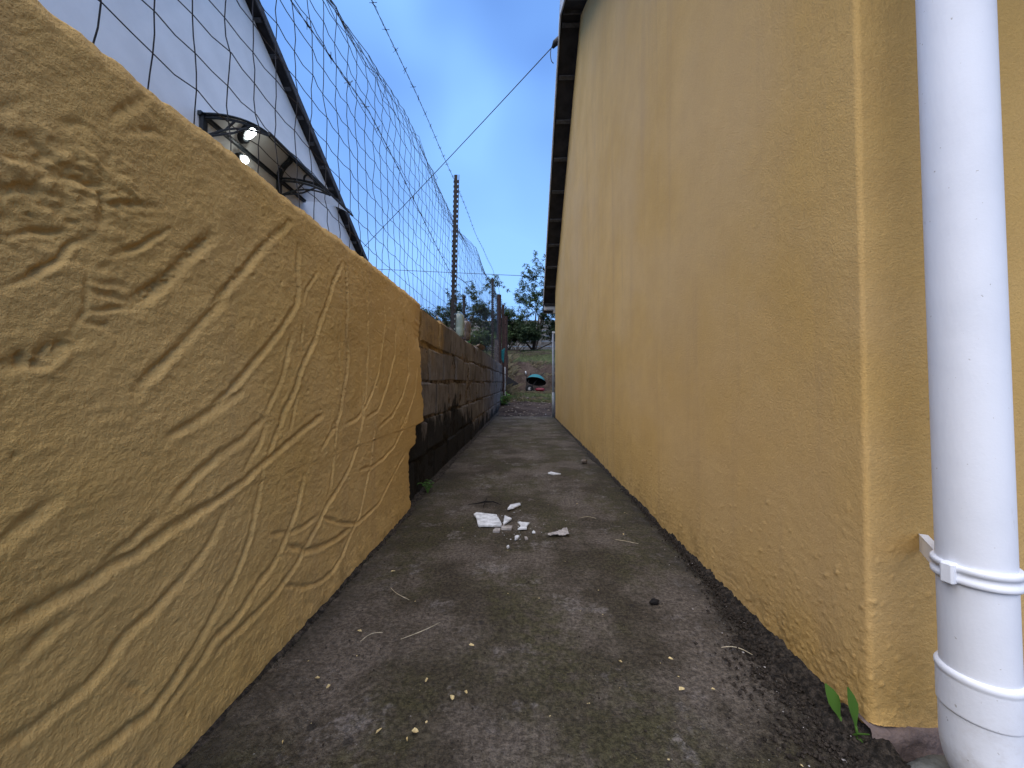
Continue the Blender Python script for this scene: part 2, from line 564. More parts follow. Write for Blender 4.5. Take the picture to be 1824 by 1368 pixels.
# clear plastics
def clear(name, tint, gloss=0.08, body=(0.4, 0.45, 0.43), bodyf=0.25):
    a = Mat(name, body, 0.5, 0.3)
    tb = a.n('ShaderNodeBsdfTransparent'); tb.inputs['Color'].default_value = (*tint, 1)
    ms = a.n('ShaderNodeMixShader'); ms.inputs[0].default_value = bodyf
    a.t.links.new(tb.outputs[0], ms.inputs[1]); a.t.links.new(a.b.outputs[0], ms.inputs[2])
    gl = a.n('ShaderNodeBsdfGlossy'); gl.inputs['Roughness'].default_value = gloss
    fr = a.n('ShaderNodeFresnel'); fr.inputs['IOR'].default_value = 1.5
    m2 = a.n('ShaderNodeMixShader')
    a.t.links.new(fr.outputs[0], m2.inputs[0]); a.t.links.new(ms.outputs[0], m2.inputs[1]); a.t.links.new(gl.outputs[0], m2.inputs[2])
    a.t.links.new(m2.outputs[0], a.t.nodes['Material Output'].inputs['Surface'])
    return a.m

MATS['polycarb'] = clear('smoky_polycarbonate', (0.42, 0.46, 0.47), 0.04, (0.10, 0.11, 0.11), 0.35)
MATS['clear_green'] = clear('clear_greenish_plastic', (0.70, 0.82, 0.76), 0.10, (0.42, 0.52, 0.48), 0.40)
MATS['clear_brown'] = clear('clear_brown_plastic', (0.42, 0.36, 0.38), 0.10, (0.16, 0.13, 0.13), 0.50)
MATS['bottle_green'] = clear('green_bottle_plastic', (0.25, 0.70, 0.35), 0.10, (0.05, 0.25, 0.10), 0.5)

a = Mat('lit_lamp', (0.9, 0.9, 0.9), 0.4)
a.set('Emission Color', (0.93, 1.0, 0.97)); a.set('Emission Strength', 14.0)
MATS['lamp'] = a.m


# ================================================================== THE SETTING
def terrain_z(x, y):
    x = np.asarray(x, float); y = np.asarray(y, float)
    base = -0.03 + 0.33 * sstep(6.9, 11.0, y)
    base = base + 0.95 * sstep(11.05 + 0.25 * fbm(x * 0.9, y * 0, 3), 12.15 + 0.3 * fbm(x * 0.7, y * 0, 5), y)
    base = base + 1.25 * sstep(12.0, 22.0, y) + 1.2 * sstep(24, 60, y) + 3.0 * sstep(60, 160, y)
    left = 0.45 * (1 - sstep(9.6, 11.2, y)) * (1 - sstep(-0.655, -0.575, x))
    left = left + 0.30 * sstep(8.5, 11, y) * (1 - sstep(-0.9, -0.35, x)) * (1 - sstep(11, 12.5, y))
    n = 0.035 * fbm(x * 2.2, y * 2.2, 8, 5) * sstep(6.9, 8.0, y) + 0.08 * fbm(x * 0.9, y * 1.4, 18, 5) * sstep(10.7, 11.8, y)
    n = n + 0.05 * np.abs(fbm(x * 5, y * 5, 28, 3)) * sstep(10.9, 11.4, y) * (1 - sstep(12.2, 12.8, y))
    return base + left + n


xs = np.unique(np.concatenate([np.linspace(-150, -12, 24), np.linspace(-12, -2, 40), np.linspace(-2, 3, 150), np.linspace(-0.70, -0.52, 14), np.linspace(3, 12, 40), np.linspace(12, 150, 24)]))
ys = np.unique(np.concatenate([np.linspace(-40, -1, 14), np.linspace(-1, 6.5, 40), np.linspace(6.5, 13, 190), np.linspace(13, 26, 90), np.linspace(26, 300, 50)]))
X, Y = np.meshgrid(xs, ys)
Z = terrain_z(X, Y)
tag(grid_mesh('ground', np.stack([X, Y, Z], -1), MATS['soil']), kind='structure')

# concrete path between the two walls
py = [-1.2]
while py[-1] < 7.15:
    py.append(py[-1] + max(0.0042, 0.0075 * max(0.45, abs(py[-1]))) if py[-1] > 0.35 else py[-1] + 0.05)
py = np.array(py)
px = np.linspace(-0.535, 0.545, 300)
X, Y = np.meshgrid(px, py)
Z = 0.0045 * fbm(X * 3.5, Y * 3.5, 40, 5) + 0.0020 * fbm(X * 28, Y * 28, 44, 4) + 0.0012 * fbm(X * 130, Y * 130, 48, 2)
chip = sstep(0.25, 0.32, fbm(X * 6, Y * 6, 52, 5)) * sstep(0.1, 0.3, fbm(X * 1.4, Y * 1.4, 56, 2))
Z = Z - 0.0035 * chip
# flaked skin at the near left, its edge lifted
fl = sstep(0.02, 0.05, 0.105 - np.hypot((X + 0.43) * 1.1, (Y - 0.60) * 0.8) + 0.045 * fbm(X * 30, Y * 30, 60, 4))
Z = Z + 0.0045 * fl
Z = Z - 0.012 * sstep(-0.455, -0.51, X) * (0.6 + 0.4 * fbm(X * 20, Y * 20, 63)) - 0.010 * sstep(0.47, 0.525, X)
Z = Z - 0.05 * sstep(6.6, 7.0, Y + 0.35 * fbm(X * 3, Y * 3, 66, 4))
tag(grid_mesh('path', np.stack([X, Y, Z], -1), MATS['path']), kind='structure')

# ================================================================== BOUNDARY WALL, LEFT
GROOVES = [
(8,5,0.9,[0.781,0.866,0.727,0.813,0.692,0.771,0.654,0.727,0.619,0.688,0.588,0.651]),
(8,5,0.6,[0.61,0.662,0.558,0.614,0.529,0.58,0.484,0.539,0.47,0.521]),
(7,5,0.3,[0.812,0.828,0.81,0.777,0.814,0.737,0.809,0.702,0.78,0.667,0.731,0.613,0.673,0.559,0.623,0.515,0.591,0.494]),
(5,3,0.7,[0.885,0.788,0.847,0.742,0.832,0.707]),
(7,5,0.7,[1.007,0.848,0.966,0.791,0.936,0.733,0.901,0.673,0.882,0.63,0.844,0.583,0.821,0.548,0.805,0.514,0.773,0.477,0.754,0.435]),
(5,3,0.9,[0.83,0.665,0.831,0.617,0.844,0.583]),
(6,4,0.4,[0.791,0.633,0.776,0.579,0.762,0.54,0.743,0.513,0.716,0.478]),
(7,4,0.9,[1.03,0.851,1.036,0.793,1.041,0.742,1.038,0.681,1.053,0.622,1.05,0.57,1.023,0.51,1.015,0.469,0.983,0.418,0.951,0.399]),
(6,3.5,0.7,[1.147,0.854,1.178,0.769,1.186,0.693,1.187,0.619,1.183,0.546,1.172,0.488,1.156,0.451,1.135,0.388]),
(6,4,0.5,[1.324,0.821,1.333,0.74,1.305,0.655,1.279,0.574,1.227,0.507,1.178,0.464,1.112,0.431,1.043,0.424]),
(6,4,0.4,[1.43,0.808,1.449,0.728,1.442,0.638,1.369,0.537,1.295,0.458,1.268,0.443,1.179,0.425]),
(7,4,0.4,[1.533,0.803,1.598,0.683,1.611,0.578,1.529,0.482,1.421,0.416,1.283,0.385]),
(6,4,0.4,[1.753,0.626,1.705,0.497,1.593,0.402,1.475,0.329]),
(5,2.5,0.8,[0.994,0.675,1.004,0.585,1.014,0.552]),
(3,1.5,0.2,[1.235,0.71,1.433,0.667]),
(5,3,0.3,[0.819,0.511,0.805,0.475,0.79,0.43]),
(8,5,0.3,[0.648,0.514,0.607,0.494,0.561,0.474,0.515,0.458]),
(7,5,0.3,[0.923,0.457,0.843,0.43,0.776,0.407,0.73,0.389,0.688,0.373,0.651,0.358,0.626,0.352,0.588,0.343,0.548,0.333,0.518,0.328]),
(8,4.5,0.2,[0.706,0.463,0.658,0.435,0.609,0.418,0.562,0.395,0.517,0.364]),
(6,3,0.4,[0.717,0.455,0.697,0.419,0.669,0.39,0.655,0.37]),
(6,3.5,0.4,[0.763,0.458,0.74,0.424,0.708,0.375,0.694,0.316,0.676,0.262,0.658,0.23,0.642,0.209,0.622,0.182,0.599,0.168,0.565,0.147]),
(6,4,0.2,[0.99,0.442,0.961,0.407,0.908,0.368]),
(7,4.5,0.4,[0.846,0.325,0.825,0.277,0.799,0.238,0.768,0.203,0.74,0.179,0.698,0.164,0.665,0.142,0.627,0.136,0.589,0.128]),
(7,4.5,0.3,[1.153,0.508,1.155,0.433,1.117,0.354,1.069,0.298,1.004,0.258,0.946,0.236,0.912,0.206,0.864,0.176,0.821,0.149,0.782,0.133,0.735,0.12,0.679,0.114,0.639,0.11,0.608,0.107]),
(5,3,0.6,[1.02,0.51,0.99,0.413,0.973,0.319,0.955,0.257]),
(6,4,0.3,[1.244,0.383,1.216,0.279,1.173,0.206,1.134,0.139,1.085,0.114,1.029,0.075,0.969,0.058,0.915,0.062,0.851,0.084,0.782,0.121]),
(6,4,0.2,[1.639,0.45,1.587,0.382,1.448,0.302,1.331,0.275,1.231,0.266,1.145,0.276]),
(6,4,0.2,[1.565,0.246,1.409,0.184,1.299,0.134,1.204,0.127,1.122,0.127,1.027,0.161,0.929,0.209]),
(7,5,0.1,[1.073,0.129,0.986,0.132,0.913,0.143,0.857,0.16,0.793,0.197]),
(6,4,0.1,[0.903,0.222,0.848,0.216,0.799,0.222,0.733,0.24]),
(6,2.5,0.5,[0.614,0.328,0.593,0.294,0.559,0.263,0.534,0.251]),
(9,5,0.4,[0.59,0.343,0.54,0.337,0.497,0.327,0.472,0.318,0.441,0.313,0.414,0.307,0.39,0.306,0.367,0.302,0.349,0.302]),
(7,3,0.4,[0.504,0.357,0.46,0.332,0.429,0.317]),
(8,3.5,0.4,[0.618,0.326,0.588,0.285,0.545,0.256,0.518,0.243,0.489,0.232,0.465,0.223,0.444,0.203,0.422,0.193,0.401,0.192,0.377,0.189,0.351,0.192]),
(8,5,0.3,[0.633,0.203,0.609,0.185,0.58,0.155,0.547,0.132,0.518,0.114,0.492,0.105,0.463,0.109,0.433,0.111,0.415,0.113]),
(7,4.5,0.3,[0.693,0.163,0.643,0.134,0.599,0.131,0.571,0.11,0.539,0.101,0.516,0.093]),
(6,3,0.7,[0.457,0.178,0.471,0.155,0.491,0.13]),
(8,4,0.5,[0.4,0.28,0.378,0.271,0.361,0.262,0.35,0.252]),
(9,5,0.5,[0.383,0.407,0.36,0.392,0.339,0.379]),
(10,7,1.0,[0.585,0.758,0.547,0.722,0.516,0.681,0.486,0.651,0.462,0.627]),
(4,5,0.4,[0.51,0.74,0.492,0.725,0.47,0.702,0.449,0.684,0.439,0.676]),
(4,5,0.5,[0.409,0.687,0.395,0.675,0.384,0.656,0.37,0.643,0.359,0.629,0.342,0.619]),
(4,5,0.5,[0.389,0.69,0.378,0.683,0.364,0.678,0.348,0.669]),
(6,4,0.5,[0.416,0.656,0.431,0.663,0.445,0.663]),
(5,4,0.5,[0.418,0.646,0.433,0.645,0.453,0.647]),
(5,5,0.4,[0.416,0.632,0.433,0.633,0.46,0.628]),
(4,5,0.4,[0.418,0.612,0.439,0.615,0.462,0.621]),
(5,4,0.5,[0.412,0.596,0.432,0.596,0.447,0.586]),
(4,3,0.6,[0.409,0.655,0.413,0.633,0.412,0.607,0.401,0.588]),
(10,7,1.0,[0.403,0.577,0.384,0.566,0.375,0.556,0.355,0.55,0.335,0.538]),
(5,4,0.8,[0.376,0.748,0.393,0.744,0.422,0.751,0.426,0.734,0.459,0.747,0.491,0.764]),
(5,4,0.8,[0.34,0.707,0.349,0.716,0.364,0.72,0.37,0.735]),
(6,5,0.8,[0.339,0.763,0.352,0.767,0.362,0.769,0.372,0.762,0.366,0.749]),
(6,4,0.7,[0.473,0.897,0.458,0.873,0.444,0.853,0.433,0.839]),
(5,2.5,0.5,[0.453,0.834,0.47,0.851,0.491,0.864,0.512,0.868]),
(6,4,0.9,[0.338,0.783,0.345,0.792,0.355,0.803]),
(7,3,1.0,[0.383,0.802,0.392,0.805,0.401,0.81]),
]

WALL_X = -0.488          # plaster face
BLOCK_X = -0.516         # face of the bare blocks
BACK_X = -0.670


def wall_top(y):
    return np.interp(y, [-1, 1.8, 2.7, 4.9, 9.4, 10.2], [0.922, 0.922, 0.930, 0.965, 1.030, 1.04])


def plaster_relief(Y, Z):
    """outward relief of the plaster face in metres: trowel grooves, torn wrinkles, lumps"""
    h = 0.0035 * fbm(Y * 5, Z * 5, 70, 4) + 0.0016 * fbm(Y * 22, Z * 22, 74, 4) + 0.0008 * fbm(Y * 60, Z * 110, 78, 4, 0.6) + 0.0007 * fbm(Y * 220, Z * 220, 82, 2)
    wob = 0.004 * fbm(Y * 40, Z * 40, 86, 3)
    cut = np.zeros_like(Y); ridge = np.zeros_like(Y)
    for wmm, dmm, rough, pts in GROOVES:
        P = np.array(pts).reshape(-1, 2)
        s = wmm * 0.001 * 0.82; d = dmm * 0.001 * 1.35
        lo = P.min(0) - 6 * s; hi = P.max(0) + 6 * s
        msk = (Y > lo[0]) & (Y < hi[0]) & (Z > lo[1]) & (Z < hi[1])
        if not msk.any():
            continue
        y = Y[msk] + wob[msk] * (0.5 + rough); z = Z[msk] + wob[msk] * (0.5 + rough)
        best = np.full(y.shape, 9.0); off = np.zeros(y.shape); along = np.zeros(y.shape); acc = 0.0
        L = np.hypot(*np.diff(P, axis=0).T).sum()
        for (y0, z0), (y1, z1) in zip(P[:-1], P[1:]):
            dy, dz = y1 - y0, z1 - z0
            l = math.hypot(dy, dz) + 1e-9
            t = np.clip(((y - y0) * dy + (z - z0) * dz) / (l * l), 0, 1)
            dd = np.hypot(y - y0 - t * dy, z - z0 - t * dz)
            # positive below the groove line
            side = ((y - y0) * dz - (z - z0) * dy) / l
            side = side if 0.5 * dz + dy > 0 else -side
            k = dd < best
            best[k] = dd[k]; off[k] = side[k]; along[k] = acc + t[k] * l
            acc += l
        fade = sstep(0, 0.03, along) * sstep(0, 0.03, L - along)
        fade = 0.35 + 0.65 * fade
        vary = 0.75 + 0.45 * fbm(along * 22, along * 0 + wmm, 90, 3)
        rr = 1 + rough * 1.3 * fbm(y * 120, z * 170, 94, 3, 0.65)
        g = d * fade * vary * np.exp(-(best / (s * np.where(off > 0, 1.25, 0.75))) ** 2) * rr
        lip = 0.24 * d * fade * vary * np.exp(-((np.abs(off) - 1.9 * s) / (0.8 * s)) ** 2) * (best < 4 * s) * np.where(off > 0, 1.0, 0.35) * rr
        lip = lip * (np.abs(best - np.abs(off)) < 0.4 * s)
        tmp = cut[msk]; cut[msk] = np.maximum(tmp, g)
        tmp = ridge[msk]; ridge[msk] = np.maximum(tmp, lip)
    h = h - cut + ridge
    # torn, lumpy plaster at the near upper end
    rough = sstep(0.0, 0.10, 0.12 - np.hypot((Y - 0.385) * 1.0, (Z - 0.735) * 1.15) + 0.05 * fbm(Y * 16, Z * 16, 100, 3))
    lump = np.abs(fbm(Y * 34, Z * 60, 104, 4))
    h = h + rough * (0.0085 * (lump - 0.3) + 0.0045 * fbm(Y * 75, Z * 110, 108, 3))
    # pin holes
    for k in range(46):
        a_, b_ = NR.uniform(0.34, 1.5), NR.uniform(0.04, 0.9)
        r_ = NR.uniform(0.0012, 0.0030)
        msk = (np.abs(Y - a_) < 4 * r_) & (np.abs(Z - b_) < 4 * r_)
        if msk.any():
            h[msk] -= 0.004 * np.exp(-((Y[msk] - a_) ** 2 + (Z[msk] - b_) ** 2) / r_ ** 2)
    return h


def plaster_edge(z):
    e = np.interp(z, [0.0, 0.255, 0.268, 0.346, 0.353, 0.42, 0.495, 0.60, 0.736, 0.80, 0.92],
                  [1.645, 1.64, 1.725, 1.730, 1.855, 1.868, 1.850, 1.815, 1.815, 1.83, 1.86])
    return e + 0.030 * fbm(z * 11, z * 0, 120, 5, 0.6) + 0.016 * fbm(z * 55, z * 0, 121, 4, 0.6)


boundary = empty('boundary_wall', (-0.6, 1.0, 0))
tag(boundary, 'low boundary wall, near half in grooved ochre plaster, far half bare dark blocks', 'wall')


def par(o, p):
    """parent without moving"""
    o.parent = p
    o.matrix_parent_inverse = Matrix.Translation(p.location).inverted()
    return o


# plaster coat: face rows, then rows that roll over the top and back
nz, ny = 400, 640
zr = np.linspace(-0.015, 1.0, nz)          # 1.0 = fraction of top
zz = zr
tcol = np.concatenate([np.linspace(-1.0, 0.30, 34)[:-1], np.linspace(0.30, 1.0, ny)])
rows = []
top0 = 0.913
for i in range(nz):
    zf = zz[i] * top0
    e = plaster_edge(np.array([zf]))[0]
    yrow = np.where(tcol <= 0.30, tcol, 0.30 + (tcol - 0.30) / 0.70 * (e - 0.30))
    rows.append(np.stack([yrow, np.full_like(yrow, zf)], -1))
G = np.array(rows)
Yg, Zg = G[..., 0], G[..., 1]
H = plaster_relief(Yg, Zg)
topy = wall_top(Yg) + 0.006 * fbm(Yg * 14, Yg * 0, 124, 4) + 0.0025 * fbm(Yg * 70, Yg * 0, 126, 3)
Zd = Zg * topy / top0
rnd = sstep(0.89, 0.915, Zg)
Xd = WALL_X + H - 0.006 * rnd ** 2 - 0.010 * sstep(0.0, 0.5, Zg) * 0
Xd = Xd + 0.006 * sstep(0.10, 0.0, Zg)
# the broken edge feathers a little
edge_d = plaster_edge(Zg) - Yg
Xd = Xd - 0.006 * np.exp(-(edge_d / 0.006) ** 2)
# near the top the coat thins out onto the first blocks
thin = sstep(0.68, 0.76, Zg) * sstep(0.16, 0.0, edge_d)
Xd = Xd + (BLOCK_X + 0.012 + 0.3 * (Xd - WALL_X) - Xd) * thin
face = np.stack([Xd, Yg, Zd], -1)
# top rows
roll = []
for k, (xx, dz) in enumerate([(-0.512, 0.006), (-0.53, 0.009), (-0.56, 0.010), (-0.60, 0.009), (-0.64, 0.004), (-0.672, -0.02), (-0.672, -0.5)]):
    r = face[-1].copy()
    r[:, 0] = xx + 0.004 * fbm(r[:, 1] * 30, r[:, 1] * 0 + k, 130, 3)
    r[:, 2] = r[:, 2] + dz + 0.004 * fbm(r[:, 1] * 35, r[:, 1] * 0 + k * 3, 134, 3)
    roll.append(r)
full = np.concatenate([face, np.array(roll)], 0)
# skirt at the broken end: thickness back to the blocks
sk = []
for k, xx in enumerate((-0.500, -0.510, -0.530)):
    c_ = full[:, -1].copy()
    c_[:, 0] = np.minimum(c_[:, 0], xx)
    c_[:, 1] += -0.004 * (k + 1) * 0.4 + 0.005 * fbm(c_[:, 2] * 60, c_[:, 2] * 0 + k, 138, 3)
    sk.append(c_)
full = np.concatenate([full, np.array(sk).transpose(1, 0, 2)], 1)
o = grid_mesh('plaster_coat', full, MATS['ochre_rough'])
par(o, boundary)
o['label'] = 'ochre plaster with sweeping finger-wide grooves'

# mortar core behind the blocks
my = np.concatenate([np.linspace(1.35, 6, 420), np.linspace(6.02, 10.0, 160)])
mz = np.linspace(-0.05, 1, 120)
Yg, Tg = np.meshgrid(my, mz)
Zg = -0.05 + (Tg + 0.05) / 1.05 * (wall_top(Yg) + 0.035)
Xg = BLOCK_X - 0.010 + 0.016 * fbm(Yg * 7, Zg * 9, 140, 4) + 0.005 * fbm(Yg * 45, Zg * 45, 144, 3)
f_ = np.stack([Xg, Yg, Zg], -1)
bk = f_[-1].copy(); bk[:, 0] = BACK_X + 0.01
bk2 = bk.copy(); bk2[:, 2] = 0
endc = np.concatenate([f_, bk[None], bk2[None]], 0)
par(grid_mesh('mortar', endc, MATS['mortar']), boundary)

# concrete blocks, one object each
blk_meshes = []
for k in range(10):
    v, f = bevel_box(0.066, 0.190, 0.094, 0.008 + 0.008 * rng.random())
    v = [(x + rng.uniform(-.006, .004), y + rng.uniform(-.010, .007), z + rng.uniform(-.009, .005)) for x, y, z in v]
    blk_meshes.append(MB().add(v, f).mesh('block', MATS['block']))
COURSE = 0.2
for ci in range(5):
    y = 1.42 + (0.2 if ci % 2 else 0.0) + 0.02 * ci
    while y < 9.75:
        wdt = rng.choice([0.40, 0.40, 0.40, 0.385, 0.41, 0.40, 0.30])
        yc = y + wdt / 2
        topz = float(wall_top(yc))
        ch = topz / 5 * (1.0)
        zc = -0.02 + (ci + 0.5) * (topz + 0.02 + 0.012) / 5
        o = link_mesh('block', blk_meshes[rng.randrange(10)])
        o.location = (BLOCK_X - 0.064 + rng.uniform(-0.009, 0.007), yc, zc + rng.uniform(-.007, .005))
        o.scale = (1, (wdt - 0.012) / 0.386, (topz + 0.03) / 5 * 0.95 / 0.19)
        o.rotation_euler = (rng.uniform(-.022, .022), rng.uniform(-.02, .03), rng.uniform(-.016, .016))
        par(o, boundary)
        y += wdt
# paler plastered end pier of the wall
mbp = MB()
for k in range(5):
    v, f = bevel_box(0.085, 0.12, 0.098, 0.012)
    v = [(x + rng.uniform(-.006, .006), y_ + rng.uniform(-.006, .006), z + rng.uniform(-.006, .006)) for x, y_, z in v]
    o = MB().add(v, f).build('block', MATS['precast'])
    o.location = (-0.555 + rng.uniform(-.008, .008), 9.86 + rng.uniform(-.01, .01), 0.09 + k * 0.205)
    par(o, boundary)

# ================================================================== THE YELLOW HOUSE, RIGHT
RIDGE_Y, RIDGE_Z, PITCH = 3.45, 3.93, 0.63
HX, HY0, HY1 = 0.52, 0.605, 6.36


def roof_z(y):
    return RIDGE_Z - PITCH * abs(y - RIDGE_Y)


house = empty('yellow_house', (1.6, 3.4, 0))
tag(house, 'tall ochre plastered house gable with dark open eaves and white downpipe', 'house')

# wall: front (facing the camera) > rounded corner > gable > rounded corner > back
cols = []           # x, y, nx, ny, wall top
rc = 0.008
for x in np.concatenate([np.linspace(6.2, 1.2, 22)[:-1], np.linspace(1.2, 0.70, 40)[:-1], np.linspace(0.70, HX + rc, 80)]):
    cols.append((x, HY0, 0, -1, 2.02))
for t in np.linspace(0, math.pi / 2, 8)[1:-1]:
    cx, cy = HX + rc, HY0 + rc
    cols.append((cx - rc * math.sin(t), cy - rc * math.cos(t), -math.sin(t), -math.cos(t), 2.05))
yy = [HY0 + rc]
while yy[-1] < HY1 - rc:
    yy.append(yy[-1] + 0.0024 * max(1, (yy[-1] / 0.62) ** 1.35) if yy[-1] < 2.0 else yy[-1] + 0.0045 * yy[-1] / 0.62)
yy[-1] = HY1 - rc
for y in yy:
    cols.append((HX, y, -1, 0, roof_z(y) - 0.025))
for t in np.linspace(0, math.pi / 2, 6)[1:-1]:
    cols.append((HX + rc - rc * math.cos(t), HY1 - rc + rc * math.sin(t), -math.cos(t), math.sin(t), 2.05))
for x in np.linspace(HX + rc, 6.2, 12):
    cols.append((x, HY1, 0, 1, 2.05))
cols = np.array(cols)
zlow = np.concatenate([np.linspace(-0.06, 0.32, 150)[:-1], np.linspace(0.32, 1.25, 150)])
tup = np.linspace(0, 1, 110)[1:]
NR_, NC_ = len(zlow) + len(tup), len(cols)
Zh = np.zeros((NR_, NC_))
Zh[:len(zlow)] = zlow[:, None]
Zh[len(zlow):] = 1.25 + tup[:, None] * (cols[:, 4] - 1.25)[None]
arc = np.concatenate([[0], np.cumsum(np.hypot(np.diff(cols[:, 0]), np.diff(cols[:, 1])))])
U = np.broadcast_to(arc, Zh.shape)
h = 0.0030 * fbm(U * 1.7, Zh * 1.7, 150, 4) + 0.0004 * fbm(U * 24, Zh * 24, 154, 4) + 0.0004 * fbm(U * 110, Zh * 110, 158, 3)
ucorner = arc[np.argmin(np.abs(cols[:, 1] - (HY0 + rc)) + 10 * (cols[:, 2] > -0.9))]
# thrown plaster blobs along the foot of the gable
for k in range(1700):
    du = abs(NR.exponential(0.6)) if k % 12 else -NR.uniform(0, 0.10)
    zb = NR.exponential(0.075)
    if du > 2.2 or zb > 0.5:
        continue
    r_ = (0.0013 + 0.0022 * NR.rand() ** 2) * (1 + 0.5 * du); hb = NR.uniform(0.0004, 0.0020)
    j0, j1 = np.searchsorted(arc, [ucorner + du - 3 * r_, ucorner + du + 3 * r_])
    i0, i1 = np.searchsorted(zlow, [zb - 3 * r_, zb + 3 * r_])
    if j1 > j0 and i1 > i0:
        uu = arc[None, j0:j1] - ucorner - du; zzb = zlow[i0:i1, None] - zb
        h[i0:i1, j0:j1] += hb * np.exp(-((uu * 1.0) ** 2 + zzb ** 2 + 0.9 * uu * zzb) / r_ ** 2)
# rough, under-trowelled bands
rb = sstep(0.05, 0.4, fbm(U * 2.6, Zh * 1.6, 162, 3)) + sstep(0.20, 0.02, Zh) * 0.7
h = h + rb * (0.0004 * np.abs(fbm(U * 90, Zh * 90, 166, 3)) + 0.0005 * fbm(U * 210, Zh * 210, 168, 2))
# a hairline seam down the gable
seam = np.exp(-((U - ucorner - (3.08 - HY0) - 0.01 * fbm(Zh * 2, Zh * 0, 170)) / 0.008) ** 2)
h = h - 0.003 * seam
# the plaster ends ragged above the foundation on the front
foot = 0.024 + 0.008 * fbm(U * 30, U * 0, 172, 4)
front = sstep(ucorner + 0.004, ucorner - 0.012, U)
Zh = np.where((Zh < foot) & (front > 0.5), foot - 0.0005 * (foot - Zh), Zh)
h = h + 0.004 * front * sstep(0.05, 0.02, Zh)
P = np.stack([cols[:, 0] + h * cols[:, 2], cols[:, 1] + h * cols[:, 3], Zh], -1)
par(grid_mesh('wall', P, MATS['ochre'], flip=True), house)

# foundation showing below the plaster
fx = np.linspace(0.512, 2.4, 260); fz = np.linspace(-0.09, 0.022, 26)
Xg, Zg = np.meshgrid(fx, fz)
Yg = HY0 - 0.010 - 0.016 * sstep(0.02, -0.06, Zg) + 0.012 * fbm(Xg * 14, Zg * 22, 176, 4) + 0.004 * fbm(Xg * 60, Zg * 60, 178, 3)
Zg = Zg + 0.010 * fbm(Xg * 20, Zg * 8, 180, 4)
F = np.stack([Xg, Yg, Zg], -1)
tp = F[-1].copy(); tp[:, 1] = HY0 + 0.03
par(grid_mesh('foundation', np.concatenate([F, tp[None]], 0), MATS['foundation']), house)


def build_roof(parent, xe, xw, xfar, ry, rz, pitch, y0, y1, nb, tilemat, bargemat):
    """gable roof whose verge at xe overhangs the wall at xw; underside, battens, tile rows and barge boards"""
    sgn = 1 if xfar > xe else -1
    rf = MB()
    th = 0.02
    for ye in (y0, y1):
        ze = rz - pitch * abs(ye - ry)
        v = [(xe, ry, rz), (xfar, ry, rz), (xfar, ye, ze), (xe, ye, ze)]
        v += [(x, y, z + th) for x, y, z in v]
        rf.add(v, [(0, 1, 2, 3), (7, 6, 5, 4), (0, 3, 7, 4), (1, 5, 6, 2), (0, 4, 5, 1), (3, 2, 6, 7)])
    roof = par(rf.build('roof', MATS['under_roof']), parent)
    for ye in (y0, y1):
        s = 1 if ye > ry else -1
        L = abs(ye - ry)
        ang = math.atan(pitch) * -s
        n = int(L / nb)
        for k in range(n + 1):
            yb = ry + s * (0.06 + k * (L - 0.09) / n)
            zb = rz - pitch * abs(yb - ry)
            o = MB().box((0, 0, 0), (abs(xw - xe) + 0.06, 0.036, 0.024)).build('batten', MATS['timber_dark'], roof)
            o.location = ((xe + xw) / 2 + sgn * 0.045, yb, zb - 0.013)
            o.rotation_euler = (ang, 0, 0)
            # tile row above it, slightly lifted at its lower edge
            o = MB().box((0, 0, 0), (abs(xfar - xe), L / n * 1.10, 0.016)).build('tile_row', tilemat, roof)
            yt = yb + s * 0.02
            o.location = ((xe + xfar) / 2 + sgn * 0.0, yt, rz - pitch * abs(yt - ry) + th + 0.024)
            o.rotation_euler = (ang + s * 0.05, 0, 0)
        # barge flashing: thin pale strip on the verge
        c = ((ry + ye) / 2, rz - pitch * L / 2)
        o = MB().box((0, 0, 0), (0.012, L / math.cos(math.atan(pitch)) + (0.16 if s > 0 else 0.0), 0.075)).build('barge_board', bargemat, roof)
        o.location = (xe - sgn * 0.008, c[0], c[1] + 0.026)
        if s > 0:
            o.location.y -= 0.07 * math.cos(math.atan(pitch)); o.location.z += 0.07 * math.sin(math.atan(pitch))
        o.rotation_euler = (ang, 0, 0)
    return roof


roof = build_roof(house, 0.345, HX, 6.5, RIDGE_Y, RIDGE_Z, PITCH, 0.06, 6.64, 0.33, MATS['tile_roof'], MATS['barge'])  # unseen near eave, lengthened to shade the front wall
# fascia and gutter closing the back eave
MB().box((3.4, 6.655, 1.865), (6.1, 0.022, 0.17)).build('fascia', MATS['barge'], roof)
MB().box((0.42, 6.56, 1.80), (0.16, 0.20, 0.02)).build('eave_soffit', MATS['timber_dark'], roof)

# near downpipe
AX, AY, PR = 0.572, 0.511, 0.0345
def axp(z): return Vector((AX - 0.010 * (z - 0.3), AY, z))
seg = MB().tube([axp(1.93), axp(1.925), axp(1.5), axp(1.0), axp(0.6), axp(0.3), axp(0.136), axp(0.13)], PR, 40)
downpipe = par(seg.build('downpipe', MATS['pipe'], None, True), house)
downpipe['label'] = 'white painted round plastic downpipe at the near corner'
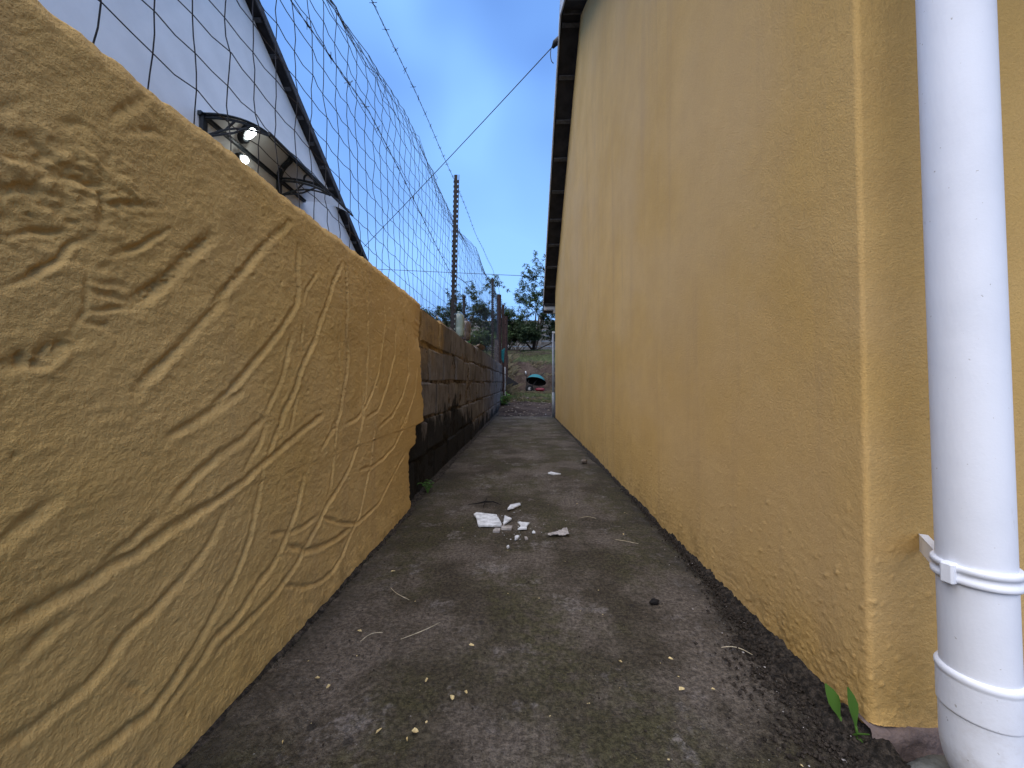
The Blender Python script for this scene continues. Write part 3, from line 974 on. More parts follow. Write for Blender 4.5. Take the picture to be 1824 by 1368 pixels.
# clamp: two ribs and a band
cl = MB()
zc = 0.296
cl.lathe([(PR - .001, -0.011), (PR + .0035, -0.011), (PR + .0048, -0.009), (PR + .0048, -0.004), (PR + .0030, -0.003), (PR + .0030, 0.003), (PR + .0048, 0.004), (PR + .0048, 0.009), (PR + .0035, 0.011), (PR - .001, 0.011)], 48, axp(zc), None, False)
clamp = cl.build('pipe_clamp', MATS['pipe'], downpipe, True)
la = Vector((-0.90, -0.15, 0)).normalized()
lp = axp(zc) + la * (PR + 0.005)
MB().box(lp, (0.013, 0.013, 0.026), Euler((0, 0, 0.3)), bev=0.002).build('clamp_lug', MATS['pipe'], downpipe)
wp = Vector((0.598, HY0 - 0.001, zc - 0.006))
arm = MB()
d = (wp - lp); d.z = 0
ang = math.atan2(d.y, d.x)
mid = (lp + wp) / 2
arm.box(mid, (d.length, 0.003, 0.024), Euler((0, 0, ang)))
arm.box(mid + Vector((0, 0, 0.0125)) + Vector((-d.y, d.x, 0)).normalized() * -0.003, (d.length, 0.010, 0.002), Euler((0, 0, ang)))
arm.build('clamp_arm', MATS['pipe'], downpipe)
# socket collar of the shoe
zs = 0.170
MB().lathe([(PR - .001, 0.004), (PR + .0026, 0.003), (PR + .0044, 0.0), (PR + .0044, -0.004), (PR + .0034, -0.006), (PR + .0034, -0.008), (PR + .0034, -0.0455), (PR + .0034, -0.047), (PR + .0012, -0.050), (PR - .001, -0.050)], 48, axp(zs), None, False).build('collar', MATS['pipe'], downpipe, True)
# shoe: bends out along the wall and forward
bend = MB()
pts = [axp(0.126), axp(0.122)]
dirh = Vector((0.93, -0.36, 0)).normalized()
c0 = axp(0.080)
for k in range(0, 13):
    t = k / 12 * R(72)
    pts.append(c0 + dirh * 0.075 * (1 - math.cos(t)) + Vector((0, 0, -0.075 * math.sin(t))))
e = (pts[-1] - pts[-2]).normalized()
pts.append(pts[-1] + e * 0.05)
bend.tube(pts, [PR + .0022] * (len(pts)), 40)
bend.build('shoe', MATS['pipe'], downpipe, True)

# ================================================================== NEIGHBOUR'S HOUSE
NX, NE = -2.71, -2.62
N_RY, N_RZ, N_P = 3.40, 4.42, 0.635
nb = empty('white_house', (-4.5, 3.4, 0.45))
tag(nb, 'white painted house gable with dark sloping verge behind the wire fence', 'house')
ycol = np.linspace(0.55, 6.35, 120); t = np.linspace(0, 1, 60)
Yg, Tg = np.meshgrid(ycol, t)
Zg = 0.3 + Tg * (N_RZ - N_P * np.abs(Yg - N_RY) - 0.03 - 0.3)
Xg = NX + 0.004 * fbm(Yg * 1.5, Zg * 1.5, 190, 3)
Pw = np.stack([Xg, Yg, Zg], -1)
r1 = Pw[:, -1].copy(); r1[:, 0] = -7.5
r0 = Pw[:, 0].copy(); r0[:, 0] = -7.5
par(grid_mesh('wall', np.concatenate([r0[:, None], Pw, r1[:, None]], 1), MATS['white_wall']), nb)
build_roof(nb, NE, NX, -7.8, N_RY, N_RZ, N_P, 0.2, 6.72, 0.245, MATS['tile_roof'], MATS['timber_dark'])

# awning over the side door
aw = empty('door_awning', (NX, 3.7, 2.6))
tag(aw, 'small curved smoky plastic door awning on black brackets, white gable wall', 'awning')
def arcpt(s_, y):
    """profile of the sheet from the wall (s 0) to the front edge (s 1)"""
    a_ = s_ * R(52)
    rr = 0.735
    return Vector((NX + 0.02 + rr * math.sin(a_), y, 2.800 - rr * 0.62 * (1 - math.cos(a_))))
Ps = np.array([[arcpt(s_, y) for y in np.linspace(3.06, 4.60, 8)] for s_ in np.linspace(0, 1.06, 18)])
Pu = Ps.copy(); Pu[..., 2] -= 0.004
sheet = np.concatenate([Ps, Pu[::-1], Ps[:1]], 0)
par(grid_mesh('sheet', sheet, MATS['polycarb']), aw)
for y in (3.10, 4.10):
    b = MB()
    top = [arcpt(s_, y) + Vector((0, 0, -0.018)) for s_ in np.linspace(0, 0.98, 12)]
    b.tube(top, 0.012, 8)
    b.box((NX + 0.022, y, 2.67), (0.036, 0.045, 0.28))
    tip = top[-1]; foot_ = Vector((NX + 0.03, y, 2.62))
    low = []
    for k in range(9):
        q = k / 8
        p_ = foot_.lerp(tip, q); p_.z += 0.065 * math.sin(math.pi * q)
        low.append(p_)
    b.tube(low, 0.009, 8)
    for s_ in (0.42, 0.66):
        e_ = arcpt(s_, y) + Vector((0, 0, -0.02))
        mid_ = foot_.lerp(e_, 0.55) + Vector((0.035, 0, -0.02))
        b.tube([foot_, mid_, e_], 0.009, 8)
    par(b.build('bracket', MATS['awning_frame'], None), aw)
b = MB()
b.tube([arcpt(1.04, 3.06), arcpt(1.04, 4.60)], 0.013, 8)
par(b.build('front_rail', MATS['awning_frame']), aw)
b = MB(); b.box((NX + 0.018, 3.83, 2.80), (0.03, 1.54, 0.035))
par(b.build('wall_rail', MATS['awning_frame']), aw)

# lit bulkhead lamp under the awning
lampo = empty('wall_lamp', (NX, 3.54, 2.685))
tag(lampo, 'glaring lit round lamp under the door awning', 'lamp')
Mx = Matrix.Rotation(R(90), 3, 'Y')
par(MB().lathe([(0.0, 0.0), (0.062, 0.0), (0.062, 0.03), (0.05, 0.04)], 24, (NX, 3.54, 2.685), Mx).build('lamp_base', MATS['awning_frame']), lampo)
par(MB().lathe([(0.034, 0.038), (0.033, 0.055), (0.026, 0.072), (0.012, 0.082), (0.0, 0.084)], 24, (NX, 3.54, 2.685), Mx).build('lamp_globe', MATS['lamp'], None, True), lampo)

# ================================================================== FENCE ON THE WALL
FX = -0.57
fence = empty('wire_fence', (FX, 3.0, 0.95))
tag(fence, 'dark wire netting fence with barbed wire on top of the boundary wall', 'fence')


def net_top(y):
    return float(np.interp(y, [-0.5, 0.6, 1.29, 1.98, 2.9, 3.3, 5.0, 7.3, 9.2], [1.80, 1.82, 1.86, 1.93, 2.05, 2.09, 2.32, 2.62, 2.72]))


def net_bot(y):
    return float(wall_top(y)) + 0.040


def net_point(y, k, n):
    """node of the netting; the top rows flop backwards"""
    zb, zt = net_bot(y), net_top(y)
    q = k / n
    z = zb + (zt - zb) * q
    x = FX + 0.010 * math.sin(y * 1.7 + k * 0.3)
    over = max(0.0, q - 0.80) / 0.20
    sag = 0.5 + 0.5 * math.sin(y * 2.1 + 0.6)
    x -= (0.05 + 0.09 * sag) * over ** 1.5
    z -= 0.03 * sag * over ** 2
    return Vector((x, y, z))


NROW = 13
nodes = {}
ylist = [-0.875 + 0.075 * i for i in range(136)]
for i, y in enumerate(ylist):
    for k in range(NROW + 1):
        p = net_point(y, k, NROW)
        p += Vector((rng.gauss(0, .003), rng.gauss(0, .0014), rng.gauss(0, .0014)))
        p.z += 0.006 * math.sin(y * 2.3 + k * 0.7)
        p.y += 0.006 * math.sin(k * 0.9 + i * 0.35) * math.sin(y * 1.3)
        nodes[i, k] = p
net = MB()
WR = 0.00125
for i in range(len(ylist)):
    pts = []
    for k in range(NROW + 1):
        pts.append(nodes[i, k])
        if k < NROW:
            m_ = nodes[i, k].lerp(nodes[i, k + 1], 0.5)
            m_.y += rng.gauss(0, 0.0008); m_.x += rng.gauss(0, 0.002)
            pts.append(m_)
    pts.insert(0, pts[0] + Vector((0, rng.gauss(0, .004), -0.035)))
    net.tube(pts, WR, 3, False)
for k in range(NROW + 1):
    pts = []
    for i in range(len(ylist)):
        pts.append(nodes[i, k] + Vector((0.0025, 0, 0)))
        if i < len(ylist) - 1:
            m_ = nodes[i, k].lerp(nodes[i + 1, k], 0.5)
            m_.z += rng.gauss(0, 0.0008) - 0.001; m_.x += rng.gauss(0, 0.0015)
            pts.append(m_)
    net.tube(pts, WR * (1.35 if k in (0, NROW) else 1.0), 3, False)
# the torn selvage: loose strands wound along the top
for s_ in range(2):
    pts = []
    for i in range(0, len(ylist)):
        p = nodes[i, NROW - s_ % 2].copy()
        p += Vector((rng.gauss(-0.01, .012), 0, rng.gauss(0.0, .012) - 0.012 * s_))
        pts.append(p)
    net.tube(pts, WR, 3, False)
par(net.build('netting', MATS['wire']), fence)


def barbed(zf, x, y0, y1, step, seed):
    r_ = random.Random(seed)
    b = MB()
    a1, a2 = [], []
    y = y0
    ph = 0
    while y < y1:
        z = zf(y); xx = x(y)
        o1 = Vector((math.cos(ph), 0, math.sin(ph))) * 0.0016
        a1.append(Vector((xx, y, z)) + o1); a2.append(Vector((xx, y, z)) - o1)
        ph += 1.15; y += 0.02
    b.tube(a1, 0.0011, 3, False); b.tube(a2, 0.0011, 3, False)
    y = y0 + 0.05
    while y < y1 - 0.05:
        c_ = Vector((x(y), y, zf(y)))
        for s_ in (-0.004, 0.004):
            d_ = Vector((r_.uniform(-1, 1), r_.uniform(-.35, .35), r_.uniform(-1, 1))).normalized()
            b.tube([c_ + Vector((0, s_, 0)) - d_ * 0.015, c_ + Vector((0, s_, 0)) + d_ * 0.015], [0.0007, 0.0011], 3)
        for q in range(5):
            t_ = q * 1.3
            b.tube([c_ + Vector((math.cos(t_) * .003, -0.006 + q * .003, math.sin(t_) * .003)), c_ + Vector((math.cos(t_ + 2) * .003, -0.004 + q * .003, math.sin(t_ + 2) * .003))], 0.0012, 3)
        y += step * r_.uniform(0.85, 1.15)
    return par(b.build('barbed_wire', MATS['wire']), fence)


barbed(lambda y: float(np.interp(y, [0.2, 0.9, 1.35, 2.9, 4.5, 7, 9.2], [1.44, 1.46, 1.51, 1.40, 1.62, 1.85, 1.95])) - 0.012 * math.sin(y * 3), lambda y: FX + 0.012, -0.85, 9.0, 0.115, 3)
barbed(lambda y: float(np.interp(y, [0.2, 0.9, 1.35, 2.0, 3.0, 3.1, 4.6, 6.2, 6.95, 9.0], [1.80, 1.87, 1.935, 2.03, 2.17, 2.17, 2.30, 2.52, 2.60, 2.66])), lambda y: FX + 0.02 + 0.004 * math.sin(4 * y), -0.85, 9.0, 0.12, 5)


def steel_post(y, z0, z1, lean, wdt=0.040):
    """folded steel standard: a web with punched holes, a notched flange and a stiffening rib"""
    b = MB()
    n = int((z1 - z0) / 0.04)
    hh = 0.040
    b.box((-wdt * 0.18, 0, (z1 - z0) / 2), (wdt * 0.64, 0.004, z1 - z0))
    b.box((wdt * 0.44, 0, (z1 - z0) / 2), (wdt * 0.12, 0.004, z1 - z0))
    for k in range(n):
        b.box((wdt * 0.26, 0, k * hh + hh / 2), (wdt * 0.26, 0.004, hh * 0.60))
        b.box((-wdt * 0.56, 0, k * hh + hh / 2), (wdt * 0.13, 0.004, hh * 0.45))
    b.box((-wdt * 0.2, 0.014, (z1 - z0) / 2), (0.005, 0.026, z1 - z0))
    o = b.build('post', MATS['post_steel'])
    o.location = (FX + 0.006, y, z0)
    o.rotation_euler = (0, lean, 0)
    return par(o, fence)


steel_post(3.02, 0.70, 2.215, 0.020)
steel_post(-0.86, 0.70, 1.98, 0.0)
steel_post(6.95, 0.75, 2.50, 0.0, 0.046)

# ================================================================== OTHER POSTS
def wood_post(x, y, z0, z1, r_, lab, m, seed, lean=(0, 0)):
    q = random.Random(seed)
    n = 14
    b = MB()
    pts, rr = [], []
    for k in range(n):
        t = k / (n - 1)
        pts.append((x + lean[0] * t + q.gauss(0, .004), y + lean[1] * t, z0 + (z1 - z0) * t))
        rr.append(r_ * (1.06 - 0.12 * t) * q.uniform(.95, 1.05))
    b.tube(pts, rr, 12)
    for k in range(5):
        a_ = q.uniform(0, 6.28)
        z_ = q.uniform(z0 + .4, z1 - .1)
        c_ = Vector((x + math.cos(a_) * r_, y + math.sin(a_) * r_, z_))
        b.tube([c_, c_ + Vector((math.cos(a_), math.sin(a_), 0.3)) * 0.02], [0.012, 0.006], 6)
    o = b.build('wooden_post', m)
    return tag(o, lab, 'post', 'rough posts at the far end of the block wall')


wood_post(-0.572, 8.85, 0.3, 2.63, 0.054, 'thickest rough wooden post, flat topped, beyond the second steel fence post', MATS['wood_post'], 1)
wood_post(-0.50, 9.30, 0.3, 2.50, 0.034, 'slim dark reddish post close behind the thickest wooden post', MATS['wood_post'], 2, (0.0, 0))
wood_post(-0.50, 10.6, 0.3, 2.45, 0.060, 'farthest short wooden post, just right of the slim dark one', MATS['wood_post'], 3)
wood_post(-0.575, 8.05, 0.6, 1.50, 0.045, 'short pale grey timber stump standing in front of the tall wooden posts', MATS['wood_grey'], 4)
b = MB(); b.tube([(-1.42, 9, 0.3), (-1.41, 9, 2.62)], 0.032, 10); b.lathe([(0.045, 0), (0.05, 0.03), (0.04, 0.06), (0.0, 0.07)], 12, (-1.41, 9, 2.60))
tag(b.build('steel_pole', MATS['post_steel']), 'lone thin pole with round cap standing behind the netting', 'pole')

# grey pipe at the back corner of the house
gp = empty('standpipe', (0.497, 6.52, 0))
tag(gp, 'slim grey pipe standing at the far corner of the yellow house', 'pipe')
par(MB().tube([(0.497, 6.52, -0.05), (0.498, 6.52, 1.45)], 0.019, 12).build('pipe', MATS['galv'], None, True), gp)
par(MB().tube([(0.497, 6.52, -0.05), (0.497, 6.52, 0.42)], 0.0225, 12).build('lower_sleeve', MATS['galv'], None, True), gp)
par(MB().box((0.505, 6.515, 1.43), (0.05, 0.035, 0.03), bev=0.004).build('bracket', MATS['barge']), gp)

# cable from the ridge to the neighbour's eave, with its insulator
cb = empty('overhead_cable', (0.335, 3.6, 3.84))
tag(cb, 'thin black cable strung from the yellow house ridge over to the white house', 'cable')
pts = []
A0, B0 = Vector((0.312, 3.66, 3.845)), Vector((-2.60, 6.15, 2.80))
for k in range(25):
    t = k / 24
    p = A0.lerp(B0, t); p.z -= 0.06 * 4 * t * (1 - t) * 0.3
    pts.append(p)
par(MB().tube(pts, 0.0045, 5).build('cable_run', MATS['cable'], None, True), cb)
par(MB().tube([A0 + Vector((0.03, -.02, .03)), A0 + Vector((-.005, .0, .0)), A0 + Vector((-.03, .03, -.02))], [0.022, 0.030, 0.012], 8).build('insulator', MATS['cable'], None, True), cb)
loop = [A0 + Vector((-.02 - 0.03 * math.sin(t), 0.02, -0.09 + 0.09 * math.cos(t))) for t in np.linspace(0, math.pi, 10)]
par(MB().tube(loop, 0.004, 5).build('slack_loop', MATS['cable'], None, True), cb)

pl = MB()
pl.tube([Vector((-14 + 1.4 * k, 30, 9.9 - 0.075 * k + 0.02 * ((k - 10) / 10) ** 2)) for k in range(21)], 0.020, 5)
tag(pl.build('power_line', MATS['cable'], None, True), 'distant power line crossing low behind the fence posts', 'power line')

# ================================================================== THINGS ON TOP OF THE WALL
def bottle(name, x, y, r_, h_, m, lab, tilt=(0, 0)):
    t = empty(name, (x, y, float(wall_top(y)) + 0.012))
    tag(t, lab, 'bottle')
    c = t.location
    o = MB().lathe([(r_ * .85, 0.0), (r_, 0.012), (r_, h_ * .35), (r_ * .96, h_ * .38), (r_, h_ * .42), (r_, h_ * .78), (r_ * .93, h_ * .90), (r_ * .62, h_ * .98), (r_ * .3, h_)], 20, (0, 0, 0), None).build('body', m, t, True)
    o.rotation_euler = (tilt[0], tilt[1], 0)
    o2 = MB().lathe([(r_ * .28, 0), (r_ * .28, 0.012), (r_ * .2, 0.016)], 12, (0, 0, h_)).build('neck', m, o, True)
    return t


bottle('plastic_bottle', -0.562, 3.30, 0.050, 0.205, MATS['clear_green'], 'clear greenish plastic bottle upturned on the wall beside the first steel post')
bottle('plastic_bottle', -0.560, 3.60, 0.056, 0.19, MATS['clear_brown'], 'brownish smoky plastic bottle on the wall, right of the clear one', (0, 0.06))
bottle('green_bottle', -0.585, 4.02, 0.030, 0.15, MATS['bottle_green'], 'small green bottle half hidden behind the brownish one')
# broken curved roof tile
P_ = []
for v_ in np.linspace(0, 1, 10):
    row = []
    for u_ in np.linspace(-1, 1, 14):
        a_ = u_ * 1.15
        row.append((-0.585 + 0.075 * math.sin(a_) - 0.01, 4.55 + v_ * 0.62 + 0.05 * u_ * (v_ > .8), float(wall_top(4.8)) + 0.025 + 0.075 * (1 - math.cos(a_)) * (0.6 + 0.6 * v_) + 0.01 * rng.random()))
    P_.append(row)
P_ = np.array(P_); Q_ = P_.copy(); Q_[..., 2] += 0.014
shell = np.concatenate([P_, Q_[::-1], P_[:1]], 0)
tag(grid_mesh('broken_tile', shell, MATS['terracotta']), 'broken curved clay piece lying on the wall before the second post', 'tile')
# rag caught on the posts
P_ = []
for v_ in np.linspace(0, 1, 14):
    P_.append([(-0.50 + 0.035 * math.sin(5 * u_ + 3 * v_) + 0.06 * u_ * (1 - .3 * v_), 9.18 + 0.02 * math.cos(7 * u_ + 4 * v_), 1.40 - 0.30 * v_ + 0.03 * math.sin(6 * u_)) for u_ in np.linspace(-.5, .5, 12)])
rag = grid_mesh('rag', np.array(P_), MATS['rag'])
md = rag.modifiers.new('thick', 'SOLIDIFY'); md.thickness = 0.006
tag(rag, 'dark teal rag hanging at the foot of the wooden posts', 'rag')

# ================================================================== TILE SHARDS AND LITTER ON THE PATH
def path_z(x, y):
    return 0.003


SH = [
 ('tile_shard', [(-0.2025, 1.5577), (-0.1943, 1.5758), (-0.1099, 1.5561), (-0.0834, 1.4584), (-0.0868, 1.4446), (-0.1694, 1.442), (-0.1747, 1.4633), (-0.1873, 1.5194)], .0055, 'tile_shard', 'largest broken white tile piece lying on the path', .006, 0.03),
 ('tile_shard', [(-0.0768, 1.5484), (-0.0478, 1.5195), (-0.0777, 1.4547)], .0055, 'tile_shard', 'triangular white tile shard touching the right end of the largest piece', .005, 0.05),
 ('tile_shard', [(-0.0686, 1.6357), (-0.06, 1.7014), (-0.0198, 1.7293), (-0.0137, 1.7081), (-0.0441, 1.6511)], .0055, 'tile_shard', 'long pointed white tile shard lying farthest up the path', .004, -0.05),
 ('tile_shard', [(-0.0239, 1.4773), (0.0224, 1.4732), (0.0082, 1.4385), (0.0108, 1.4202), (-0.0229, 1.4141), (-0.011, 1.4416)], .0055, 'tile_shard', 'notched white tile shard right of the triangular one', .005, 0.04),
 ('tile_shard', [(-0.0828, 1.4469), (-0.0428, 1.4482), (-0.046, 1.4184), (-0.084, 1.4209)], .007, 'shard_back', 'dull grey tile shard lying just below the triangular white one', .001, 0.0),
 ('tile_shard', [(-0.1061, 1.4261), (-0.0854, 1.4209), (-0.0878, 1.3957), (-0.1118, 1.395)], .007, 'shard_back', 'dull grey tile shard below the largest white piece', .001, 0.0),
 ('tile_shard', [(-0.0322, 1.3498), (-0.0233, 1.3587), (-0.0155, 1.3536), (-0.0204, 1.3372), (-0.0308, 1.3241)], .0055, 'tile_shard', 'small rounded white tile chip nearest the camera side of the notched shard', .002, 0.0),
 ('tile_shard', [(0.0012, 1.3508), (0.0089, 1.353), (0.0146, 1.335), (0.005, 1.3284)], .005, 'shard_back', 'small greyish tile chip right of the rounded white chip', .001, 0.0),
 ('tile_shard', [(0.0296, 1.3923), (0.0347, 1.4065), (0.041, 1.3926)], .006, 'tile_shard', 'tiny white tile chip between the notched shard and the crumpled wrapper', .001, 0.0),
 ('tile_shard', [(-0.0567, 1.2659), (-0.0511, 1.276), (-0.0476, 1.2674), (-0.0528, 1.2592)], .006, 'tile_shard', 'tiny white tile chip lying nearest the camera below the others', .001, 0.0),
 ('tile_shard', [(0.145, 2.33), (0.165, 2.36), (0.195, 2.33), (0.22, 2.31), (0.17, 2.29)], .0055, 'tile_shard', 'lone pale shard farther up the path near the yellow house', .002, 0.0),
]
for nm, poly, th, m, lab, z0, tilt in SH:
    c = Vector((sum(p[0] for p in poly) / len(poly), sum(p[1] for p in poly) / len(poly), 0))
    loc = [(p[0] - c.x, p[1] - c.y) for p in poly]
    fine = []
    for i in range(len(loc)):
        p, q = Vector(loc[i]), Vector(loc[(i + 1) % len(loc)])
        fine.append(tuple(p))
        l_ = (q - p).length
        for k in range(1, int(l_ / 0.012) + 1):
            t_ = k / (int(l_ / 0.012) + 1)
            s_ = p.lerp(q, t_)
            fine.append((s_.x + rng.uniform(-.0012, .0012), s_.y + rng.uniform(-.0012, .0012)))
    o = MB().prism(fine, 0, th).build(nm, MATS[m])
    o.location = (c.x, c.y, z0)
    o.rotation_euler = (tilt, tilt * 0.5, 0)
    tag(o, lab, 'tile shard', 'broken tile pieces on the path')

# crumpled wrapper
poly = [(0.0862, 1.3768), (0.1061, 1.3981), (0.142, 1.4134), (0.1493, 1.4317), (0.1597, 1.4284), (0.1515, 1.3554), (0.1393, 1.3617), (0.1137, 1.3629), (0.0852, 1.362)]
P_ = []
for v_ in np.linspace(0, 1, 12):
    P_.append([(0.085 + 0.073 * u_, 1.362 + v_ * (0.012 + 0.055 * u_), 0.005 + 0.009 * abs(float(fbm(np.array([u_ * 5.0]), np.array([v_ * 3.0]), 301, 3)[0])) + 0.004 * u_) for u_ in np.linspace(0, 1, 22)])
o = grid_mesh('wrapper', np.array(P_), MATS['shard_back'], smooth=False)
md = o.modifiers.new('thick', 'SOLIDIFY'); md.thickness = 0.0015
tag(o, 'crumpled grey wrapper right of the tile shards', 'litter')

def rock(name, c, s, m, lab, cat, seed, n=10, rot=0.0, amp=0.25):
    th = np.linspace(0, math.pi, n); ph = np.linspace(0, 2 * math.pi, 2 * n)
    T, Fh = np.meshgrid(th, ph, indexing='ij')
    q = np.random.RandomState(seed)
    x, y, z = np.sin(T) * np.cos(Fh), np.sin(T) * np.sin(Fh), np.cos(T)
    d = 1 + amp * (fbm(x * 1.6 + 3 + seed, y * 1.6 + z * 1.3, seed, 4) + 0.6 * fbm(z * 2 + seed, x * 2 - y, seed + 5, 3))
    d[:, -1] = d[:, 0]
    d[0] = d[0].mean(); d[-1] = d[-1].mean()
    sgn = lambda a_: np.sign(a_) * np.abs(a_) ** 0.75
    P = np.stack([sgn(x) * d * s[0], sgn(y) * d * s[1], sgn(z) * d * s[2]], -1)
    o = grid_mesh(name, P, m, smooth=True, flip=True)
    o.location = c; o.rotation_euler = (0, 0, rot)
    if lab: tag(o, lab, cat)
    return o

rock('stone', (0.572, 0.548, -0.012), (0.066, 0.024, 0.028), MATS['stone'], 'flat grey-green stone lying under the foot of the white downpipe', 'stone', 5, 16, 0.06, 0.22)
rock('pebble', (0.411, 2.66, 0.012), (0.020, 0.022, 0.016), MATS['pebble'], 'round brown pebble by the yellow wall, halfway up the path', 'stone', 9, 10)
rock('dark_chunk', (0.315, 0.954, 0.006), (0.012, 0.007, 0.006), MATS['black_bit'], 'small charred black chunk on the right half of the path', 'debris', 14, 9, 0.4, 0.5)

# charred twig with side shoots
tw = MB()
tw.tube([(-0.245, 1.70, .006), (-0.20, 1.705, .012), (-0.17, 1.70, .02), (-0.135, 1.715, .016), (-0.10, 1.70, .006)], [.0015, .003, .005, .003, .001], 5)
tw.tube([(-0.17, 1.70, .02), (-0.165, 1.73, .03)], [.003, .001], 5)
tw.tube([(-0.172, 1.70, .018), (-0.175, 1.66, .006)], [.003, .001], 5)
tag(tw.build('twig', MATS['black_bit']), 'black forked twig lying left of the tile shards', 'twig')
for k, (p, q, lab) in enumerate([((-0.255, 0.80), (-0.185, 0.86), 'long pale straw lying on the left half of the near path'), ((-0.335, 0.79), (-0.30, 0.82), 'short curved pale straw beside the plastered wall'),
                                 ((-0.345, 1.00), (-0.28, 0.945), 'straw lying below the grooved plaster, next to a yellow leaf'), ((0.225, 1.545), (0.285, 1.54), 'thin straw lying across the path right of the wrapper'),
                                 ((0.31, 1.335), (0.38, 1.30), 'long straw near the foot of the yellow house wall'), ((0.395, 0.795), (0.445, 0.775), 'pale straw lying on the black soil strip')]):
    m_ = ((p[0] + q[0]) / 2 + .004, (p[1] + q[1]) / 2 + .005, .014)
    kk = (-1) ** k * 0.10
    P3 = [(p[0] + (q[0] - p[0]) * t + kk * (q[1] - p[1]) * math.sin(math.pi * t), p[1] + (q[1] - p[1]) * t - kk * (q[0] - p[0]) * math.sin(math.pi * t), .006 + .004 * math.sin(math.pi * t)) for t in np.linspace(0, 1, 9)]
    tag(MB().tube(P3, [.0006] + [.0008] * 7 + [.0004], 5).build('straw', MATS['straw']), lab, 'straw', 'dry straws on the path')

# fallen leaves
LV = [(-0.37, 0.689), (-0.34, 0.671), (-0.351, 0.822), (-0.369, 1.086), (-0.121, 0.654), (-0.099, 0.666), (-0.173, 0.576), (-0.165, 0.59), (-0.173, 0.691), (-0.22, 0.589), (0.281, 0.758), (0.272, 0.684), (0.183, 0.747), (0.236, 1.726), (-0.355, 0.566), (0.326, 0.685), (-0.106, 0.785), (0.35, 1.379)]
for k, (x, y) in enumerate(LV):
    l_ = rng.uniform(.0028, .0058) * (1.0 + 0.4 * (y > 1)); w_ = l_ * rng.uniform(.3, .75)
    v = [(-l_, 0, .001), (-l_ * .4, w_, .003), (l_ * .5, w_ * .8, .002), (l_, 0, .002), (l_ * .5, -w_ * .8, .003), (-l_ * .4, -w_, .004), (0, 0, 0.0)]
    o = MB().add(v, [(0, 6, 1), (1, 6, 2), (2, 6, 3), (3, 6, 4), (4, 6, 5), (5, 6, 0)]).build('fallen_leaf', MATS['dry_leaf'])
    o.location = (x, y, .0055); o.rotation_euler = (rng.uniform(-.3, .3), rng.uniform(-.3, .3), rng.uniform(0, 6.28))
    tag(o, 'small pale yellow leaf lying on the damp concrete path', 'leaf', 'fallen yellow leaves on the path')


def scatter(name, n, gen, m, smin, smax, flat=1.0, label=None, cat=None):
    """many crumbs in one mesh: squashed octahedra"""
    base = np.array([(1, 0, 0), (-1, 0, 0), (0, 1, 0), (0, -1, 0), (0, 0, 1), (0, 0, -1)], float)
    F0 = np.array([(0, 2, 4), (2, 1, 4), (1, 3, 4), (3, 0, 4), (2, 0, 5), (1, 2, 5), (3, 1, 5), (0, 3, 5)])
    V, F = [], []
    for k in range(n):
        x, y, z = gen()
        s = smin + (smax - smin) * NR.rand() ** 2.5
        a_ = NR.uniform(0, 6.28)
        v = base * (0.6 + 0.8 * NR.rand(6, 1)) * np.array([s * NR.uniform(.6, 1.5), s, s * flat])
        v = np.stack([v[:, 0] * math.cos(a_) - v[:, 1] * math.sin(a_), v[:, 0] * math.sin(a_) + v[:, 1] * math.cos(a_), v[:, 2]], -1)
        V.append(v + np.array([x, y, z + s * flat * 0.5])); F.append(F0 + 6 * k)
    o = np_mesh(name, np.concatenate(V), np.concatenate(F), m)
    return tag(o, label, cat, kind='stuff')


# damp black soil washed along the foot of the house
sy = np.concatenate([np.linspace(0.45, 1.4, 260), np.linspace(1.41, 6.6, 260)])
sx = np.linspace(0, 1, 60)
Sg, Yg = np.meshgrid(sx, sy)
wdt = np.interp(Yg, [0.45, 0.62, 0.80, 0.95, 1.1, 1.4, 2.6, 2.8, 3.1, 6.6], [0.17, 0.13, 0.105, 0.06, 0.035, 0.022, 0.03, 0.09, 0.03, 0.025]) * 1.25
Xg = HX + 0.012 - Sg * wdt
Zg = 0.016 * np.exp(-(Sg * 1.6) ** 2) + 0.010 * fbm(Xg * 30, Yg * 30, 330, 4) + 0.005 * fbm(Xg * 130, Yg * 130, 334, 3) - 0.019 * sstep(0.30, 0.95, Sg + 0.55 * fbm(Xg * 16, Yg * 16, 338, 4)) - 0.001
Zg = np.where(Yg < 0.6, Zg - 0.004, Zg)
tag(grid_mesh('soil_strip', np.stack([Xg, Yg, Zg], -1), MATS['damp'], flip=True), 'strip of damp black soil along the foot of the yellow house', 'soil', kind='stuff')
def g1():
    y = 0.5 + NR.exponential(0.35)
    w_ = float(np.interp(y, [0.45, 0.62, 0.80, 0.95, 1.1, 1.4, 7], [0.17, 0.13, 0.105, 0.06, 0.035, 0.025, 0.02]))
    return HX - 0.01 - abs(NR.normal(0, 0.5)) * w_, y, 0.006 * NR.rand()
scatter('soil_crumbs', 4200, g1, MATS['crumb'], .0010, .0042)
def g2(): return HX - 0.01 - abs(NR.normal(0, 0.09)), 0.5 + NR.exponential(0.5), 0.004
scatter('pale_chips', 90, g2, MATS['shard_back'], .0007, .0028, 0.5)
def g3(): return NR.uniform(-.47, .47), 0.5 + NR.exponential(1.1), 0.001
scatter('grit', 1500, g3, MATS['crumb'], .0006, .0026, 0.6)
scatter('pale_flecks', 200, g3, MATS['dry_leaf'], .0005, .0021, 0.35)
def g4(): return NR.uniform(-.45, .48), NR.uniform(6.6, 10.6), None
def g4b():
    x, y = NR.uniform(-.45, .9), NR.uniform(6.7, 10.4)
    return x, y, max(float(terrain_z(x, y)), -0.02)
scatter('rubble', 340, g4b, MATS['pebble'], .006, .038, 0.6)
